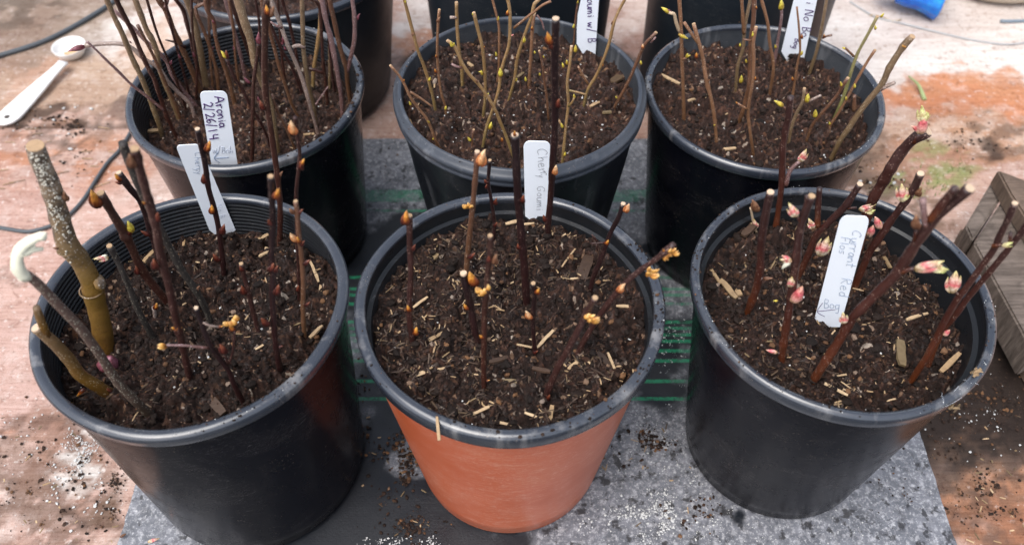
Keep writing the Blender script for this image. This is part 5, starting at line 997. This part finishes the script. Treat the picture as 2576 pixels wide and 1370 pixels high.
pv, pf = lathe([(.0002, -.050), (.010, -.050), (.0105, -.048), (.0105, -.038)], 24, False, 0, 0); pv = pv@R_.T+np.array([bc.x, bc.y+.034, .034]); mesh_np('spout', pv, pf, BLUE, True, parent=root, loc=root.location)
# beige bucket
bb = ground(2545, 26); root = empty('bucket', (bb.x, bb.y+.105, 0), 'beige round tub cut off by the top right corner', 'tub')
BEI = m_simple('beige_plastic', (.50, .43, .34), .5, .4, .12, 30)
prof = [(.0003, .002), (.085, .002), (.095, .004), (.103, .012), (.106, .03), (.112, .13), (.116, .131), (.116, .136), (.110, .136), (.103, .03), (.06, .012), (.0003, .012)]
pv, pf = lathe(prof, 72, False, bb.x, bb.y+.105); mesh_np('tub_wall', pv, pf, BEI, True, parent=root, loc=root.location)
# weathered planks right
def m_plank(name, a, b):
    n = N(name); gr = n.noise(7, 6, .65, vec=n.scaled((6, 6, 2)), dist=1.0)
    mp_ = n.n('ShaderNodeMapping'); mp_.inputs['Rotation'].default_value = (0, 0, math.radians(-62)); mp_.inputs['Scale'].default_value = (14, 160, 30); n.t.links.new(n.pos(), mp_.inputs['Vector'])
    g2 = n.noise(1.4, 5, .65, vec=mp_.outputs[0], dist=.4); c = n.mix(n.ramp(g2, [(.3, 0), (.7, 1)]), a, b); c = n.mix(n.ramp(gr, [(.5, 0), (.7, .45)]), c, tuple(x*.45 for x in a))
    n.bump(g2, .7, .002); return n.out(c, .8, .25)
PLK = m_plank('weathered_plank', (.055, .042, .034), (.175, .14, .118)); PLD = m_plank('dark_plank', (.085, .06, .045), (.17, .12, .09))
def slab(name, quad, z1, z0, mat, label, cat='plank', edge=.002):
    P_ = [ground(x, y, z1) for x, y in quad]; cx = sum((p.x for p in P_))/4; cy = sum((p.y for p in P_))/4
    import bmesh
    bm = bmesh.new(); t_ = [bm.verts.new(p) for p in P_]; b_ = [bm.verts.new((p.x, p.y, z0)) for p in P_]; bm.faces.new(t_); bm.faces.new(b_[::-1])
    for k in range(4): bm.faces.new((t_[(k+1) % 4], t_[k], b_[k], b_[(k+1) % 4]))
    bmesh.ops.recalc_face_normals(bm, faces=bm.faces); bmesh.ops.bevel(bm, geom=bm.edges[:], offset=edge, segments=2, affect='EDGES')
    me = bpy.data.meshes.new(name); bm.to_mesh(me); bm.free(); me.transform(Matrix.Translation((-cx, -cy, -z0))); me.materials.append(mat); o = bpy.data.objects.new(name, me); COL.objects.link(o); o.location = (cx, cy, z0); tag(o, label, cat, 'weathered planks at the right edge')
slab('wooden_plank', [(2506, 436), (2428, 567), (2446, 606), (2526, 486)], .060, .022, PLK, 'narrow grey weathered plank, leftmost in the stack at right edge')
slab('wooden_plank', [(2529, 490), (2449, 611), (2600, 888), (2760, 800)], .060, .022, PLK, 'broad grey weathered plank filling the right edge')
slab('wooden_plank', [(2508, 425), (2540, 486), (2640, 640), (2760, 520)], .082, .0605, PLD, 'dark brown plank lying on top of the grey ones')
slab('wooden_plank', [(2420, 570), (2408, 600), (2640, 1010), (2760, 900)], .021, .0008, PLD, 'dark plank at the bottom of the stack near the currant pot')
# sprigs of green by the planks
GRN = m_simple('grass_green', (.12, .19, .045), .6, .3, .4, 80); mb = MB()
for k in range(110):
    p = ground(random.gauss(2335, 50), random.gauss(465, 17)) if random.random() < .75 else ground(random.gauss(2415, 18), random.gauss(420, 16)); hgt = random.uniform(.002, .008)
    a = random.random()*6.28; mb.add([p, p+Vector((math.cos(a)*.0012, math.sin(a)*.0012, 0)), p+Vector((random.uniform(-.004, .004), random.uniform(-.004, .004), hgt))], [(0, 1, 2)])
o = mb.build('moss', GRN, None, False); tag(o, 'low green moss growing on the boards by the planks', 'moss', kind='stuff')
P_ = [ground(x, y, z_) for x, y, z_ in ((2325, 252, .001), (2310, 215, .008), (2285, 192, .006))]; mb = MB(); tube(mb, P_, .003, .001, 6, .004); o = mb.build('grass_blade', m_simple('pale_grass', (.26, .32, .14), .6), None, True, tuple(P_[0])); tag(o, 'single pale green blade of grass on the orange boards', 'grass blade')
# web and husk on the currant pot rim
P = POTS['p3']; mb = MB()
def rimp(deg, dr=0, dz=0): a = math.radians(deg); return Vector((P['x']+(P['R']+dr)*math.cos(a), P['y']+(P['R']+dr)*math.sin(a), P['zr']+dz))
for k in range(8):
    a = random.uniform(-66, -42); b_ = a+random.uniform(-9, 9); p0 = rimp(a, random.uniform(-.009, .001), random.uniform(0, .002)); p1 = rimp(b_, random.uniform(-.004, .003), random.uniform(-.008, .001)); tube(mb, [p0, (p0+p1)/2+Vector((0, 0, random.uniform(-.001, .002))), p1], .00007, .00007, 4, .004)
o = mb.build('spider_web', m_simple('web_silk', (.62, .66, .72), .5, .4, .1), None, True, tuple(rimp(-60))); tag(o, 'wisps of white spider web on the currant pot rim', 'spider web')
def scrap(c, n_, L, t0, lab):
    mb = MB(); c = Vector(c)
    for k in range(n_): box_chip(mb, c+Vector((random.uniform(-.003, .003), random.uniform(-.0015, .0015), random.uniform(-.001, .0016))), random.uniform(-.2, .9), L*random.uniform(.5, 1), L*random.uniform(.12, .3), .0004, random.uniform(-.5, .5), t0*random.uniform(.6, 1.2), random.uniform(-.4, .8))
    o = mb.build('dead_leaf', CHIP, None, True, tuple(c)); tag(o, lab, 'leaf scrap')
scrap(rimp(-61, .0012, -.007), 6, .008, .55, 'curled brown husk caught in web on the currant pot'); scrap(rimp(-46, -.006, .0015), 7, .008, .6, 'crumpled tan leaf scrap at the web on the inner rim')
